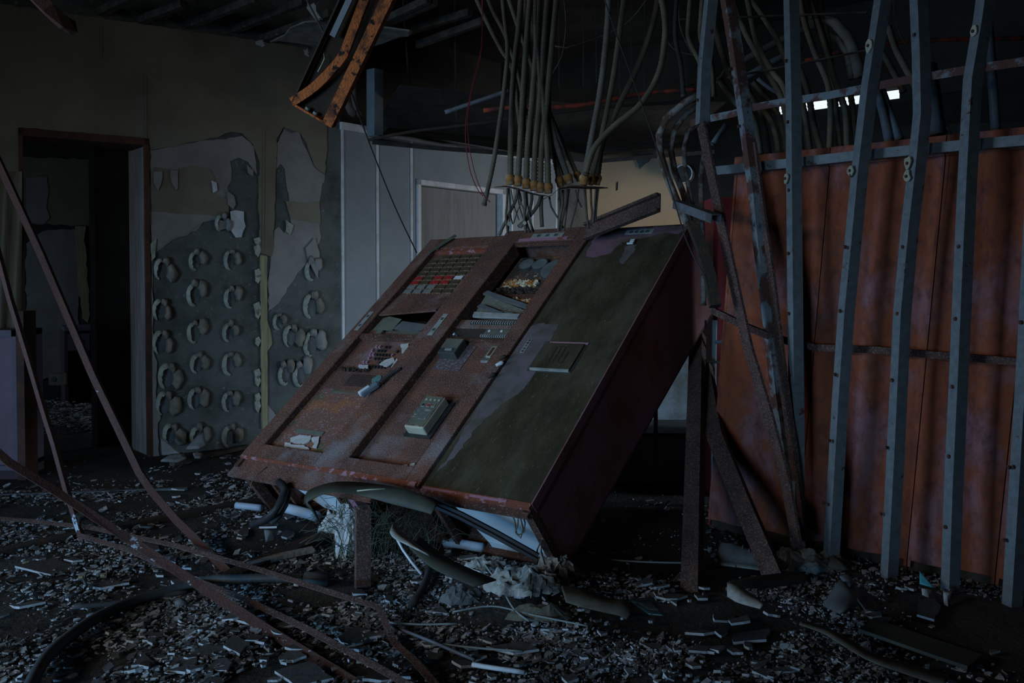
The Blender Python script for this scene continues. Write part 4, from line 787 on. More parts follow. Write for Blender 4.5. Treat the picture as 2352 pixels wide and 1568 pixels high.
strand('red_wire', 'long red wire dangling left of the conduits', 'wire', [(1108, -40), (1108, 60), (1104, 120), (1084, 200), (1070, 280), (1071, 340), (1082, 400), (1100, 440), (1110, 450)], .0022, 'wire_red', 4.0)
strand('red_wire', 'second red wire hanging just inside the long one', 'wire', [(1106, -40), (1107, 110), (1086, 200), (1074, 280), (1082, 360), (1098, 420), (1116, 455), (1126, 464)], .002, 'wire_red', 4.02)
strand('suspension_wire', 'straight grey wire slanting from the ceiling to the left bay of the console', 'wire', [at(700, -10, 3.4), at(790, 170, 3.5), at(845, 320, 3.7), at(905, 470, 4.0), at(957, 580, 4.25)], .0035, 'wire_dark')
strand('suspension_wire', 'thin cable crossing the conduits down to the box rail stub', 'wire', [at(1375, -40, 3.7), at(1420, 90, 3.7), at(1485, 270, 3.7), at(1545, 450, 3.7), at(1580, 560, 3.6), at(1622, 640, 3.5)], .003, 'wire_dark')
for i, (x0, x1, y1) in enumerate(((922, 945, 265), (1043, 1048, 275), (1340, 1340, 200), (1368, 1370, 190), (1420, 1424, 230), (1450, 1450, 215), (1284, 1284, 200), (1482, 1480, 210))):
    strand('hanger_rod', 'thin dark hanger rod in the ceiling void behind the conduits', 'hanger rod', A([(x0, -40), (x1, y1)], 6.6), .006, 'wire_dark', group='hanger rods in the ceiling void')
for i, P in enumerate(([(1500, -20), (1430, 60), (1300, 110), (1270, 105)], [(1520, 40), (1545, 110), (1640, 135)], [(1296, 0), (1300, 60), (1290, 130), (1262, 180)], [(1560, -20), (1562, 60), (1590, 125)], [(1600, 280), (1640, 200), (1690, 120)], [(2050, -20), (2060, 60), (2090, 120), (2095, 135)], [(2140, 120), (2156, 200), (2160, 260), (2186, 310)])):
    strand('loose_cable', 'thin loose cable looping in the dark among the conduits', 'cable', P, .004, 'wire', 4.8, 'loose cables among the conduits')
# ------------------------------------------------------------------ ceiling void: joists, scraps, duct, mesh
for i, (a_, b_, w_) in enumerate((((118, 15), (215, 75), .05), ((180, 45), (330, -30), .05), ((255, 95), (440, -10), .05), ((322, 38), (420, 0), .04), ((415, 56), (590, -12), .04), ((500, 76), (700, -6), .045), ((588, 88), (760, 22), .045), ((780, 95), (1000, -5), .04), ((900, 75), (1080, 20), .045), ((960, 95), (1110, 40), .04), ((850, 55), (985, -10), .04))):
    bar('ceiling_joist', 'decayed dark ceiling joist, %s from the left' % ORD[i], 'joist', [onz(a_[0], a_[1], 3.12+.02*(i % 3)), onz(b_[0], b_[1], 3.12+.02*(i % 3))], boxs(w_, .05), 'dark_wood', (0, 0, 1), 'ceiling joists')
C['soot_plaster'] = mat('dusty_ceiling_plaster', (.30, .29, .26), (.18, .17, .15), 9, .4, .6, .95)
def scrap(label, px, z, m='soot_plaster', th_=.012, name='ceiling_scrap', cat='plaster scrap', Y=None, seed=0):
    P = [at(x, y, Y) if Y else onz(x, y, z) for x, y in px]; nrm = Vector((0, -1, 0)) if Y else Vector((0, 0, 1)); out = []; r = random.Random(seed)
    for i, a in enumerate(P):
        b = P[(i+1) % len(P)]; out.append(a)
        for k_ in (1, 2): out.append(a.lerp(b, k_/3)+Vector((r.uniform(-.012, .012), 0, r.uniform(-.012, .012)) if Y else (r.uniform(-.03, .03), r.uniform(-.03, .03), r.uniform(0, .02))))
    f = MB(); f.slab(out, nrm, th_); return tag(f.build(name, C[m]), label, cat)
scrap('large torn ceiling board remnant above the corner of the left wall', [(620, 98), (700, 52), (770, 60), (940, 72), (938, 84), (880, 100), (815, 118), (740, 130), (690, 100)], 3.0)
for lb, px, Y in (('small white scrap of paper clinging to the top of the left wall', [(590, 92), (604, 91), (611, 97), (603, 109), (588, 102)], 5.9), ('curled pale scrap at the wall top below the torn ceiling board', [(695, 115), (706, 108), (710, 122), (706, 130)], 6.0),
                  ('long torn tongue of ceiling paper crossed by the grey wire', [(706, 6), (726, 14), (742, 48), (724, 46), (710, 26)], 4.6), ('pair of jagged paper teeth hanging under the ceiling board', [(812, 108), (828, 108), (827, 122), (820, 133), (812, 120)], 4.8), ('pointed paper tooth hanging right of the pair', [(832, 106), (858, 104), (846, 124), (840, 112)], 4.8),
                  ('square pale paper patch under the ceiling board', [(836, 70), (866, 68), (860, 92), (834, 98)], 4.75)):
    scrap(lb, px, 0, Y=Y, th_=.004, seed=len(lb))
# fallen light fitting, orange with rust
fx = empty('light_fitting', 'long rust-orange fluorescent light fitting hanging down from the ceiling', 'light fitting', at(700, 260, 3.3))
a0, a1 = at(716, 262, 3.3), at(905, -140, 3.1); axd = (a1-a0).normalized(); sd = axd.cross(Vector((0, -1, 0))).normalized(); bk = axd.cross(sd).normalized()
if bk.y < 0: bk = -bk
if sd.x < 0: sd = -sd
def fb(s0, s1, l0, l1, d0, d1, name, m, par=fx):
    c = a0+axd*((l0+l1)/2)+sd*((s0+s1)/2)+bk*((d0+d1)/2); f = MB(); f.box(c, (axd, sd, bk), (l1-l0, s1-s0, d1-d0)); return part(f, name, C[m], par)
LL = (a1-a0).length
fb(-.085, .085, .0, LL, .045, .052, 'back_tray', 'black_rust')
f = MB(); zz = 24
for i in range(zz):
    t0, t1 = LL*i/zz, LL*(i+1)/zz; k0 = 0 if i < 9 else 1
c0 = [a0+sd*-.09+bk*.0, a0+axd*.10+sd*-.035, a0+axd*.22+sd*.005, a0+axd*.26+sd*.012, a0+axd*.40+sd*-.0, a0+axd*.60+sd*-.015, a0+axd*LL+sd*-.03]
f.sweep(smooth_path(c0, .03), boxs(.034, .02), -bk); part(f, 'torn_flange', C['orange_rust'], fx)
fb(.050, .092, .0, LL, -.004, .045, 'side_flange', 'orange_rust'); fb(-.092, -.086, .0, LL, .0, .045, 'side_flange', 'black_rust')
fb(-.085, .09, -.008, .0, -.0, .05, 'end_plate', 'orange_rust')
fb(-.062, -.040, .30, LL-.2, -.014, -.004, 'tube_strip', 'duct')
for s_ in (-.03, .005):
    f = MB(); f.disc(a0+axd*.001+sd*s_+bk*.018+axd*.01, -axd*1.0, .009, .022, 12); part(f, 'knockout', C['nameplate'], fx)
strand('fitting_wire', 'thin yellow wire curling inside the hanging light fitting', 'wire', [at(744, 122, 3.25), at(745, 135, 3.25), (at(738, 150, 3.25)), at(730, 165, 3.25)], .002, 'plastic_cream')
bar('peeled_bar', 'dark bar with peeled blue-grey paint jutting in at the top left corner', 'metal bar', [at(70, -25, 3.4), at(110, 16, 3.4), at(150, 50, 3.45), at(176, 62, 3.5)], chan(.05, .03), 'rust_blue', (.3, -1, .3))
# grey duct at the corner
bar('vertical_duct', 'grey-blue metal duct stub standing on the pale partition corner', 'duct', [at(851, 312, 6.4), at(851, 158, 6.4)], boxs(.085, .09), 'duct', (-.75, -1, 0))
for lb, P, r in (('dark pipe hanging left of the grey duct', [(785, 120), (800, 240), (818, 262)], .03), ('thinner dark pipe beside the grey duct', [(805, 125), (815, 240), (830, 265)], .022)):
    strand('dark_pipe', lb, 'pipe', P, r, 'dark_wood', 5.8, n=10)
# sagging expanded-metal mesh
def mesh_sheet(label, P0, P1, cols, rows, seed=0):   # two polylines -> woven zigzags between
    f = MB(); a_ = smooth_path(P0, 99); 
    def lerp(P, t): t = t*(len(P)-1); i = min(int(t), len(P)-2); return P[i].lerp(P[i+1], t-i)
    wv = .0016; r = random.Random(seed)
    for j in range(rows+1):
        v = j/rows
        for s_ in (-1, 1):
            vs = []
            for i in range(cols+1):
                u = i/cols; vv = v+s_*(.5/rows)*(1 if i % 2 else -1); vv = min(1, max(0, vv)); p = lerp(P0, u).lerp(lerp(P1, u), vv); p.z += .012*noise.noise(p*3)
                vs += [p+Vector((0, 0, wv)), p-Vector((0, 0, wv)), p+Vector((0, wv*1.5, 0))]
            f.add(vs, [(3*i+a, 3*i+3+a, 3*i+3+(a+1) % 3, 3*i+(a+1) % 3) for i in range(cols) for a in range(3)])
    return tag(f.build('expanded_mesh', C['mesh']), label, 'metal mesh')
edge = [at(x, y, Y) for x, y, Y in ((855, 322, 6.1), (1000, 336, 6.3), (1150, 347, 6.5), (1280, 358, 6.7), (1370, 367, 6.9), (1500, 356, 7.0), (1640, 345, 7.1))]
bk_ = [p+Vector((.0, 1.05, .30)) for p in edge]
mesh_sheet('long dark expanded-metal sheet sagging across the middle of the ceiling void', edge, bk_, 260, 26)
f = MB(); f.sweep([p+Vector((0, .01, .004)) for p in edge], boxs(.02, .03), (0, 0, 1)); 
tag(f.build('mesh_border', C['mesh']), 'dark toothed border strip along the sagging mesh sheet', 'metal strip')
bar('sheet_backing', 'dark sheet metal soffit lying on the sagging mesh', 'sheet metal', [p for p in [(edge[0]+bk_[0])/2+Vector((0, 0, .06)), (edge[3]+bk_[3])/2+Vector((0, 0, .07)), (edge[6]+bk_[6])/2+Vector((0, 0, .06))]], [(-.45, 0), (.45, .2), (.45, .21), (-.45, .01)], 'mesh', (0, 0, 1))
mr0 = [SP.px(x, y, -1.6) for x, y in ((1700, 300), (1900, 300), (2100, 285), (2400, 275))]; mr1 = [SP.px(x, y, -1.6) for x, y in ((1700, 290), (1900, 264), (2100, 228), (2400, 175))]
mesh_sheet('brownish expanded-metal screen behind the pipes at the upper right', mr0, mr1, 220, 26, 2)
strand('twisted_chain', 'long dark twisted cable stretched from the duct foot across the void', 'cable', [(845, 322), (880, 314), (960, 300), (1060, 288), (1150, 276), (1250, 262), (1400, 245), (1560, 235), (1640, 228)], .011, 'black_rust', 5.9)
for lb, P, m in (('rust-red pipe in the void behind the conduits, running right', [(1110, 254), (1180, 246), (1320, 243), (1480, 215), (1600, 205)], 'redpipe'), ('grey strip slanting behind the conduits in the void', [(1022, 258), (1090, 235), (1168, 208)], 'galv_dark'), ('dark red pipe high behind the fourth and sixth studs', [(1850, 140), (2000, 105), (2150, 92), (2352, 88)], 'redpipe'),
                 ('long grey pipe crossing high behind the second and third studs', [(1690, 150), (1760, 110), (1830, 75), (1900, 50)], 'conduit_grey'), ('lower grey pipe crossing parallel behind the second and third studs', [(1700, 185), (1770, 145), (1840, 110)], 'galv_dark'), ('grey strut low behind the second stud', [(1740, 180), (1765, 200), (1790, 215)], 'galv_dark')):
    strand('void_pipe', lb, 'pipe', P, .022 if 'grey pipe' in lb else .014, m, 5.4, n=10)
for i, (y, dy) in enumerate(((24, 14), (180, -55))):
    bar('tie_strip', {0: 'topmost thin dark tie strip binding the upper right conduits', 1: 'lowest thin dark tie strip sloping across the upper right conduits', 2: 'middle thin dark tie strip across the upper right conduits'}[i], 'metal strip', [SP.px(1560, y+20, -.26), SP.px(1990, y+dy-10, -.26)], boxs(.008, .008), 'black_rust', SP.n)
# ------------------------------------------------------------------ bars lying and leaning on the left
def L3(P): return [Vector(at(x, y, Y)) for x, y, Y in P]
bar('angle_bar', 'long angle bar bent at a kink, running from the left wall to the bottom centre', 'metal bar', L3([(-230, -110, 4.7), (-40, 300, 4.55), (90, 580, 4.45), (210, 860, 4.35), (318, 1085, 4.25), (345, 1125, 4.2), (400, 1190, 4.05), (520, 1310, 3.6), (640, 1420, 3.15), (760, 1500, 2.85), (905, 1592, 2.58)]), ang(.034, .004, .028), 'rust_blue', (-.5, -.5, 1))
bar('angle_bar', 'thick rusty bar with bluish highlights painted on entering from the left edge', 'metal bar', L3([(-420, 690, 3.3), (-60, 990, 3.3), (20, 1060, 3.3), (140, 1135, 3.35), (300, 1240, 3.35), (460, 1345, 3.2), (620, 1450, 2.95), (760, 1535, 2.7), (880, 1610, 2.5)]), ang(.036, .004, .026), 'rust_blue', (-.4, -.4, 1))
def G(P, dz=.02): return [Vector((q.x, q.y, gz(q.x, q.y)+dz)) for q in (onz(x, y) for x, y in P)]
bar('angle_bar', 'thin rusty bar lying on the rubble, kinked before the bottom centre', 'metal bar', G([(-60, 1212), (60, 1224), (200, 1247), (400, 1290), (600, 1352), (780, 1412), (870, 1440)], .07)+G([(905, 1490), (950, 1530), (1010, 1600)], .03), ang(.024, .004, .02), 'rust_bar', (0, -.5, 1))
bar('angle_bar', 'thin rusty bar crossing beneath the kinked one towards the bottom edge', 'metal bar', G([(180, 1255), (300, 1290), (430, 1345), (560, 1405), (700, 1470), (900, 1580), (960, 1620)], .045), ang(.024, .004, .02), 'rust_bar', (0, -.5, 1))
bar('angle_bar', 'slender rusty bar leaning at the far left above the dark track', 'metal bar', L3([(-150, 60, 4.4), (-30, 500, 4.2), (20, 690, 4.15), (60, 820, 4.1), (95, 940, 4.1), (120, 1020, 4.05), (150, 1130, 4.03), (186, 1242, 4.0)]), ang(.026, .004, .02), 'rust_blue', (-.5, -1, .3))
bar('doorway_bar', 'black bent bar hanging down inside the doorway', 'metal bar', L3([(236, 328, 6.5), (230, 430, 6.5), (221, 560, 6.5), (222, 720, 6.5), (226, 850, 6.5), (232, 945, 6.5)]), boxs(.045, .03), 'black_rust', (0, -1, .05))
bar('doorway_bar', 'short dark bar hooked at the top of the doorway', 'metal bar', L3([(258, 330, 6.5), (264, 370, 6.5), (269, 402, 6.5)]), boxs(.022, .02), 'dark_wood', (0, -1, .05))
bar('floor_track', 'black steel track crossing the floor towards the console', 'floor track', G([(-60, 1292), (120, 1252), (300, 1215), (450, 1187), (596, 1158)], .03), chan(.06, .03), 'black_rust', (0, 0, 1))
bar('floor_track', 'thin straight track nearer the doorway, half lost in chips', 'floor track', G([(-60, 1146), (180, 1138), (430, 1126)], .02), ang(.03, .004, .02), 'galv_dark', (0, 0, 1))
bar('floor_board', 'dark narrow board against the foot of the peeling wall', 'board', G([(395, 1070), (480, 1050), (565, 1028)], .03), boxs(.05, .025), 'dark_wood', (0, 0, 1))
bar('floor_track', 'dark track lying right of the slanting bars towards the short post', 'floor track', G([(520, 1345), (600, 1310), (690, 1275), (790, 1235)], .04), chan(.07, .03), 'black_rust', (0, -.2, 1))
bar('floor_board', 'thin pale board along the floor below the short track', 'board', G([(570, 1320), (650, 1300), (720, 1287)], .04), boxs(.03, .02), 'wood', (0, -.2, 1))
# black and grey cables, hoses
def lay(name, label, cat, P, r, m, dz=None, n=8): 
    f = MB(); f.tube(smooth_path(G(P, dz if dz is not None else r+.012), .03), r, n); return tag(f.build(name, C[m]), label, cat)
lay('rubber_hose', 'smooth black hose curving across the lower left corner', 'hose', [(60, 1620), (100, 1545), (150, 1490), (215, 1440), (300, 1395), (390, 1366), (462, 1352)], .021, 'hose')
f = MB(); pts, s_ = corr(G([(455, 1353), (500, 1350), (560, 1352), (640, 1356), (700, 1358)], .036), .021, .011); f.tube(pts, .022, 10, scale=s_); e = empty('ribbed_hose', 'ribbed grey hose with a socket end lying under the crossing bars', 'hose', pts[0]); part(f, 'hose_tube', C['hose'], e)
f = MB(); f.tube([pts[-1], pts[-1]+(pts[-1]-pts[-3]).normalized()*.045, pts[-1]+(pts[-1]-pts[-3]).normalized()*.10], .027, 14, scale=[1, 1.06, 1.0]); part(f, 'hose_socket', C['hose'], e)
lay('thin_cable', 'dark cable lying beside the smooth hose', 'cable', [(170, 1400), (260, 1390), (340, 1376), (430, 1366)], .010, 'wire_dark')
def air(name, label, cat, P, r, m, n=8): return strand(name, label, cat, L3(P), r, m, n=n)
air('thick_cable', 'thick black cable drooping out of the left foot of the console', 'cable', [(640, 1105, 4.0), (655, 1125, 3.95), (645, 1150, 3.9), (628, 1180, 3.88), (600, 1197, 3.95), (580, 1203, 4.0)], .018, 'black')
air('thick_cable', 'second black cable beside the first at the console foot', 'cable', [(648, 1108, 4.02), (664, 1130, 3.98), (655, 1160, 3.93), (640, 1186, 3.92), (622, 1200, 3.92)], .014, 'hose')
air('stray_wire', 'thin wire springing from the left kick strip of the console', 'wire', [(614, 1072, 3.98), (590, 1090, 3.95), (579, 1105, 3.95), (572, 1128, 3.95), (561, 1146, 3.95)], .0025, 'wire')
# olive rubber band flowing from under the middle bay, with a dark loop
def ribbon(name, label, cat, P, W, m, th_=.004, rows=None, step=.03):
    P = [Vector(p) for p in P]; Wd = [Vector(w_) for w_ in W]; a_ = smooth_path([p-w_/2 for p, w_ in zip(P, Wd)], 9) if False else None
    n_ = 8; A_ = []; B_ = []
    def cr(L, i, t):
        g = lambda k: L[max(0, min(len(L)-1, k))]
        a, b, c, d = g(i-1), g(i), g(i+1), g(i+2); return .5*((2*b)+(c-a)*t+(2*a-5*b+4*c-d)*t*t+(3*b-a-3*c+d)*t**3)
    for i in range(len(P)-1):
        for k_ in range(n_): A_.append(cr(P, i, k_/n_)); B_.append(cr(Wd, i, k_/n_))
    A_.append(P[-1]); B_.append(Wd[-1]); f = MB(); vs = []
    for p, w_ in zip(A_, B_): vs += [p-w_/2, p, p+w_/2]
    f.add(vs, [(3*i+j, 3*i+3+j, 3*i+4+j, 3*i+1+j) for i in range(len(A_)-1) for j in (0, 1)], True)
    o = f.build(name, C[m]); sm = o.modifiers.new('thick', 'SOLIDIFY'); sm.thickness = th_; return tag(o, label, cat)
def RB_(name, label, cat, rows, m, th_=.004):   # rows of (x0,y0,Y0,x1,y1,Y1): the two edges
    P = []; W_ = []
    for x0, y0, Y0, x1, y1, Y1 in rows: a_, b_ = at(x0, y0, Y0), at(x1, y1, Y1); P.append((a_+b_)/2); W_.append(b_-a_)
    return ribbon(name, label, cat, P, W_, m, th_)
RB_('rubber_band', 'wide olive rubber band looping under the middle bay and down to the right', 'rubber strip', [(722, 1172, 3.62, 738, 1210, 3.58), (702, 1160, 3.6, 716, 1168, 3.5), (699, 1142, 3.6, 706, 1152, 3.5), (715, 1122, 3.62, 735, 1136, 3.5), (770, 1106, 3.66, 770, 1128, 3.5), (840, 1108, 3.6, 832, 1138, 3.5), (920, 1120, 3.45, 905, 1158, 3.4), (980, 1140, 3.35, 962, 1172, 3.3), (1005, 1154, 3.3, 990, 1180, 3.25)], 'rubber')
bar('rubber_seal', 'long black ribbed seal strip slanting down across the white foot panel', 'seal strip', L3([(870, 1128, 3.52), (985, 1150, 3.42), (1060, 1184, 3.38), (1140, 1226, 3.34), (1235, 1279, 3.3)]), [(-.017, 0), (-.009, .007), (0, 0), (.009, .007), (.017, 0), (.017, -.009), (-.017, -.009)], 'black', (.2, -1, .6))
air('pale_sliver', 'pale straw-thin sliver lying on the olive rubber band', 'sliver', [(820, 1127, 3.42), (850, 1124, 3.42), (885, 1122, 3.42)], .003, 'plastic_cream')
# pale pipes
lay('broken_pipe', 'broken pale blue plastic pipe left of the dark loop', 'pipe', [(640, 1200), (665, 1206), (700, 1216), (728, 1224)], .026, 'pale', .05, 14)
lay('broken_pipe', 'short pale blue pipe end at the far left of the console foot', 'pipe', [(543, 1187), (570, 1190), (600, 1196)], .018, 'pale', .04, 12)
lay('broken_pipe', 'blue pipe under the white foot panel, half covered by paper', 'pipe', [(1022, 1278), (1060, 1285), (1110, 1296)], .022, 'pale', .05, 12)
air('pale_rod', 'thin white rod leaning in front of the rubber strips', 'rod', [(905, 1224, 3.2), (925, 1262, 3.15), (945, 1290, 3.1), (968, 1318, 3.05)], .005, 'white_trim')
lay('pale_tube', 'pale thin tube lying near the bottom centre', 'tube', [(1085, 1540), (1140, 1550), (1205, 1560)], .008, 'white_trim', .03)
for lb, P, r, m in (('thin grey-green wire running right from the rusty bar kink', [(880, 1448), (960, 1452), (1050, 1452)], .004, 'wire_pale'), ('second grey-green wire lower, near the bottom centre', [(1020, 1496), (1100, 1502), (1200, 1512)], .004, 'wire_pale'),
                    ('long grey-green wire crossing in front of the crumpled paper', [(1040, 1430), (1130, 1424), (1220, 1440), (1350, 1462)], .0035, 'wire_pale'), ('grey wire snaking down from the crumpled paper', [(1110, 1350), (1118, 1370), (1150, 1400), (1180, 1430), (1215, 1450)], .004, 'wire_pale'),
                    ('pale curved wire on the dark floor right of the console', [(1340, 1290), (1420, 1296), (1500, 1302), (1590, 1304), (1628, 1292)], .004, 'wire_pale'), ('dark curled wire at the left below the track', [(150, 1384), (190, 1372), (199, 1360), (192, 1347)], .006, 'hose'),
                    ('black root-like cable below the short post', [(990, 1320), (985, 1360), (970, 1390), (945, 1412)], .016, 'wire_dark'), ('thin wire over the dark strips at the bottom centre', [(900, 1456), (990, 1490), (1090, 1530)], .006, 'galv_dark')):
    lay('loose_wire', lb, 'wire', P, r, m, max(.03, r*2), 6)
# console foot tangle
C['cream_strap'] = C['white_strap']
RB_('folded_strap', 'cream folded strap end sticking out of the tangle beneath the middle bay', 'strap', [(905, 1196, 3.3, 896, 1218, 3.2), (925, 1222, 3.22, 905, 1232, 3.15), (960, 1250, 3.12, 935, 1248, 3.1), (990, 1275, 3.05, 965, 1262, 3.05)], 'white_strap', .006)
RB_('dark_strap', 'dark rubber strap running from the folded strap to the crumpled paper', 'strap', [(965, 1232, 3.2, 940, 1255, 3.1), (1020, 1275, 3.1, 990, 1300, 3.02), (1080, 1305, 3.0, 1040, 1325, 2.95), (1140, 1330, 2.95, 1090, 1345, 2.88)], 'rubber', .005)
RB_('dark_strap', 'brown strap arching on the right of the paper heap', 'strap', [(1290, 1345, 2.9, 1300, 1380, 2.8), (1340, 1350, 2.9, 1340, 1392, 2.78), (1400, 1372, 2.85, 1395, 1405, 2.77), (1440, 1378, 2.84, 1425, 1412, 2.76), (1453, 1400, 2.8, 1440, 1420, 2.76)], 'webbing', .005)
def punched(name, label, rows, m):
    return RB_(name, label, 'strap', rows, m, .004)
punched('perforated_strap', 'pale perforated strap curling up beside the foot of the slanting brace', [(1670, 1337, 3.0, 1670, 1370, 2.95), (1700, 1347, 2.95, 1690, 1380, 2.88), (1732, 1366, 2.9, 1722, 1390, 2.84), (1755, 1386, 2.82, 1745, 1396, 2.8)], 'white_strap')
punched('perforated_strap', 'dark perforated strap standing behind the pale curled one', [(1674, 1334, 3.12, 1674, 1345, 3.08), (1740, 1322, 3.2, 1742, 1350, 3.14), (1800, 1315, 3.3, 1800, 1345, 3.24), (1850, 1312, 3.4, 1850, 1338, 3.34)], 'rubber')
punched('perforated_strap', 'long olive strap snaking along the floor at the lower right', [(1840, 1424, 2.92, 1836, 1432, 2.86), (1900, 1440, 2.86, 1890, 1452, 2.8), (1950, 1466, 2.78, 1940, 1482, 2.7), (2010, 1500, 2.7, 2000, 1516, 2.62), (2090, 1524, 2.64, 2080, 1545, 2.56), (2180, 1550, 2.58, 2170, 1575, 2.5)], 'webbing')
bar('flat_strip', 'long flat dark board lying at the lower right', 'board', G([(1990, 1450), (2120, 1490), (2240, 1528)], .03), boxs(.13, .012), 'rubber', (0, 0, 1))
# sheets, shards, glass with their own look
def sheet3(name, label, cat, px, m, th_=.006, seed=0, cur=.0):
    P = [Vector(at(x, y, Y)) for x, y, Y in px]; f = MB(); c_ = sum(P, Vector())/len(P); nr = (P[1]-P[0]).cross(P[2]-P[0]).normalized()
    if nr.y > 0: nr = -nr
    n_ = len(P); vs = [c_+nr*cur]; ring = []
    for i in range(n_):
        for k_ in range(4): ring.append(P[i].lerp(P[(i+1) % n_], k_/4))
    vs += [c_.lerp(p, .5)+nr*cur*.7 for p in ring]+ring; n2 = len(ring)
    fs = [(0, 1+i, 1+(i+1) % n2) for i in range(n2)]+[(1+i, 1+n2+i, 1+n2+(i+1) % n2, 1+(i+1) % n2) for i in range(n2)]
    f.add(vs, fs, True); o = f.build(name, C[m]); sm = o.modifiers.new('thick', 'SOLIDIFY'); sm.thickness = th_; return tag(o, label, cat)
sheet3('bent_sheet', 'tent-like bent grey sheet standing on the floor before the studs', 'sheet', [(1890, 1388, 3.05), (1928, 1330, 3.15), (1975, 1355, 3.2), (1988, 1385, 3.1), (1930, 1408, 2.95)], 'sheet', cur=.03)
sheet3('bent_sheet', 'right wing of the bent grey sheet curving down to the floor', 'sheet', [(1952, 1345, 3.22), (1990, 1360, 3.2), (2030, 1400, 3.0), (1988, 1404, 2.95), (1970, 1380, 3.05)], 'sheet', cur=.02)
sheet3('bent_sheet', 'small bluish curled flap on top of the tent-like sheet', 'sheet', [(1928, 1322, 3.2), (1945, 1318, 3.22), (1972, 1342, 3.2), (1950, 1348, 3.12)], 'duct', cur=.01)
sheet3('cyan_shard', 'bright cyan triangular plastic shard by the floor channel', 'plastic shard', [(2112, 1310, 3.42), (2147, 1350, 3.35), (2112, 1340, 3.38)], 'cyan', .004)
sheet3('cloth_scrap', 'pale stained rag hanging over the floor channel beneath the sixth stud', 'rag', [(2165, 1355, 3.3), (2188, 1358, 3.28), (2180, 1378, 3.24), (2178, 1392, 3.2), (2168, 1388, 3.22)], 'cloth', cur=.01)
sheet3('cloth_scrap', 'grey stained rag on the channel left of the cyan shard', 'rag', [(2116, 1350, 3.3), (2140, 1354, 3.3), (2134, 1372, 3.25), (2118, 1364, 3.26)], 'cloth', cur=.01)
sheet3('bent_sheet', 'slumped grey rag against the foot of the fourth stud', 'sheet', [(1885, 1288, 3.7), (1905, 1262, 3.78), (1925, 1290, 3.7), (1950, 1308, 3.6), (1900, 1306, 3.6)], 'webbing', cur=.03)
sheet3('glass_shard', 'dark green glass sheet lying right of the brown strap', 'glass shard', [(1445, 1375, 2.92), (1500, 1370, 3.0), (1530, 1412, 2.72), (1490, 1408, 2.74)], 'glassgreen', .005)
sheet3('plaster_wedge', 'large grey triangular board leaning at the foot of the peeling wall', 'board shard', [(426, 1030, 5.9), (466, 986, 6.05), (474, 1020, 5.9), (455, 1028, 5.85)], 'paper', .012)
sheet3('plaster_wedge', 'broad fallen board fragment at the very foot of the peeling wall corner', 'board shard', [(368, 1000, 6.0), (400, 1030, 5.85), (412, 1040, 5.8), (372, 1044, 5.85)], 'paper', .012)
sheet3('plaster_wedge', 'flat pentagonal board fragment on the floor beneath the triangular one', 'board shard', [(370, 1056, 5.72), (392, 1042, 5.82), (420, 1038, 5.82), (428, 1050, 5.72), (405, 1058, 5.68)], 'soot_plaster', .014)
sheet3('round_tile', 'small round grey tile on the floor beneath the peeling wall', 'tile', [(443, 1040, 5.8), (455, 1036, 5.84), (466, 1041, 5.8), (460, 1049, 5.74), (447, 1049, 5.74)], 'soot_plaster', .012)
sheet3('flower_pot_shard', 'curved dark grey pot shard among the chips left of the console foot', 'pot shard', [(606, 1215, 3.95), (640, 1218, 3.95), (632, 1240, 3.88), (610, 1244, 3.85)], 'sheet', .008, cur=.02)
sheet3('blue_shard', 'pale blue angular scrap at the bottom left corner', 'plastic shard', [(26, 1533, 2.75), (60, 1517, 2.8), (66, 1534, 2.75)], 'pale', .005, cur=.01)
sheet3('white_scrap', 'curled white scrap near the left edge low down', 'scrap', [(2, 1480, 2.9), (18, 1460, 2.98), (16, 1490, 2.86), (4, 1508, 2.8)], 'white_trim', .005, cur=.02)
# crumpled paper and cloth heaps
def crumple(name, label, cat, cx, cy, rx, ry, h, m, seed, nn=22, rough=1.0):
    c_ = onz(cx, cy); g0 = gz(c_.x, c_.y); f = MB(); vs = []; o3 = Vector((seed*3.1, seed*1.7, seed))
    for i in range(nn):
        for j in range(nn):
            u, v = 2*i/(nn-1)-1, 2*j/(nn-1)-1; rr = math.hypot(u, v); k_ = max(abs(u), abs(v)) or 1; su = u*(k_/rr if rr else 1); sv = v*(k_/rr if rr else 1)
            e_ = 1+.28*noise.noise(Vector((math.atan2(sv, su)*1.3, seed, 0)))
            z = h*max(0, 1-(su*su+sv*sv))**.6; nzv = noise.noise(Vector((su*2.6, sv*2.6, 0))+o3); n2 = noise.noise(Vector((su*6, sv*6, 2))+o3)
            z = max(.004, z*(1+.6*nzv)+abs(n2)*h*.45*rough); vs.append((c_.x+su*rx*e_+n2*.02*rough, c_.y+sv*ry*e_+nzv*.03*rough, g0+z-.004))
    f.add(vs, [(i*nn+j, i*nn+j+1, (i+1)*nn+j+1, (i+1)*nn+j) for i in range(nn-1) for j in range(nn-1)], False)
    o = f.build(name, C[m]); sm = o.modifiers.new('thick', 'SOLIDIFY'); sm.thickness = .003; return tag(o, label, cat)
crumple('paper_heap', 'largest dirty crumpled paper heap under the right foot of the console', 'crumpled paper', 1205, 1392, .16, .11, .062, 'crumple', 1, 30)
crumple('paper_heap', 'crumpled paper wad at the right end of the heap by the console corner', 'crumpled paper', 1275, 1358, .09, .06, .060, 'crumple', 2)
crumple('paper_heap', 'small crumpled paper wad at the left end of the heap', 'crumpled paper', 1120, 1358, .09, .05, .045, 'crumple', 3)
crumple('cloth_heap', 'dirty white cloth spilling down left of the short post', 'cloth', 808, 1290, .07, .08, .16, 'cloth', 4)
crumple('cloth_heap', 'torn bluish-white plastic bag behind the short post', 'plastic bag', 790, 1242, .13, .08, .13, 'cloth', 5)
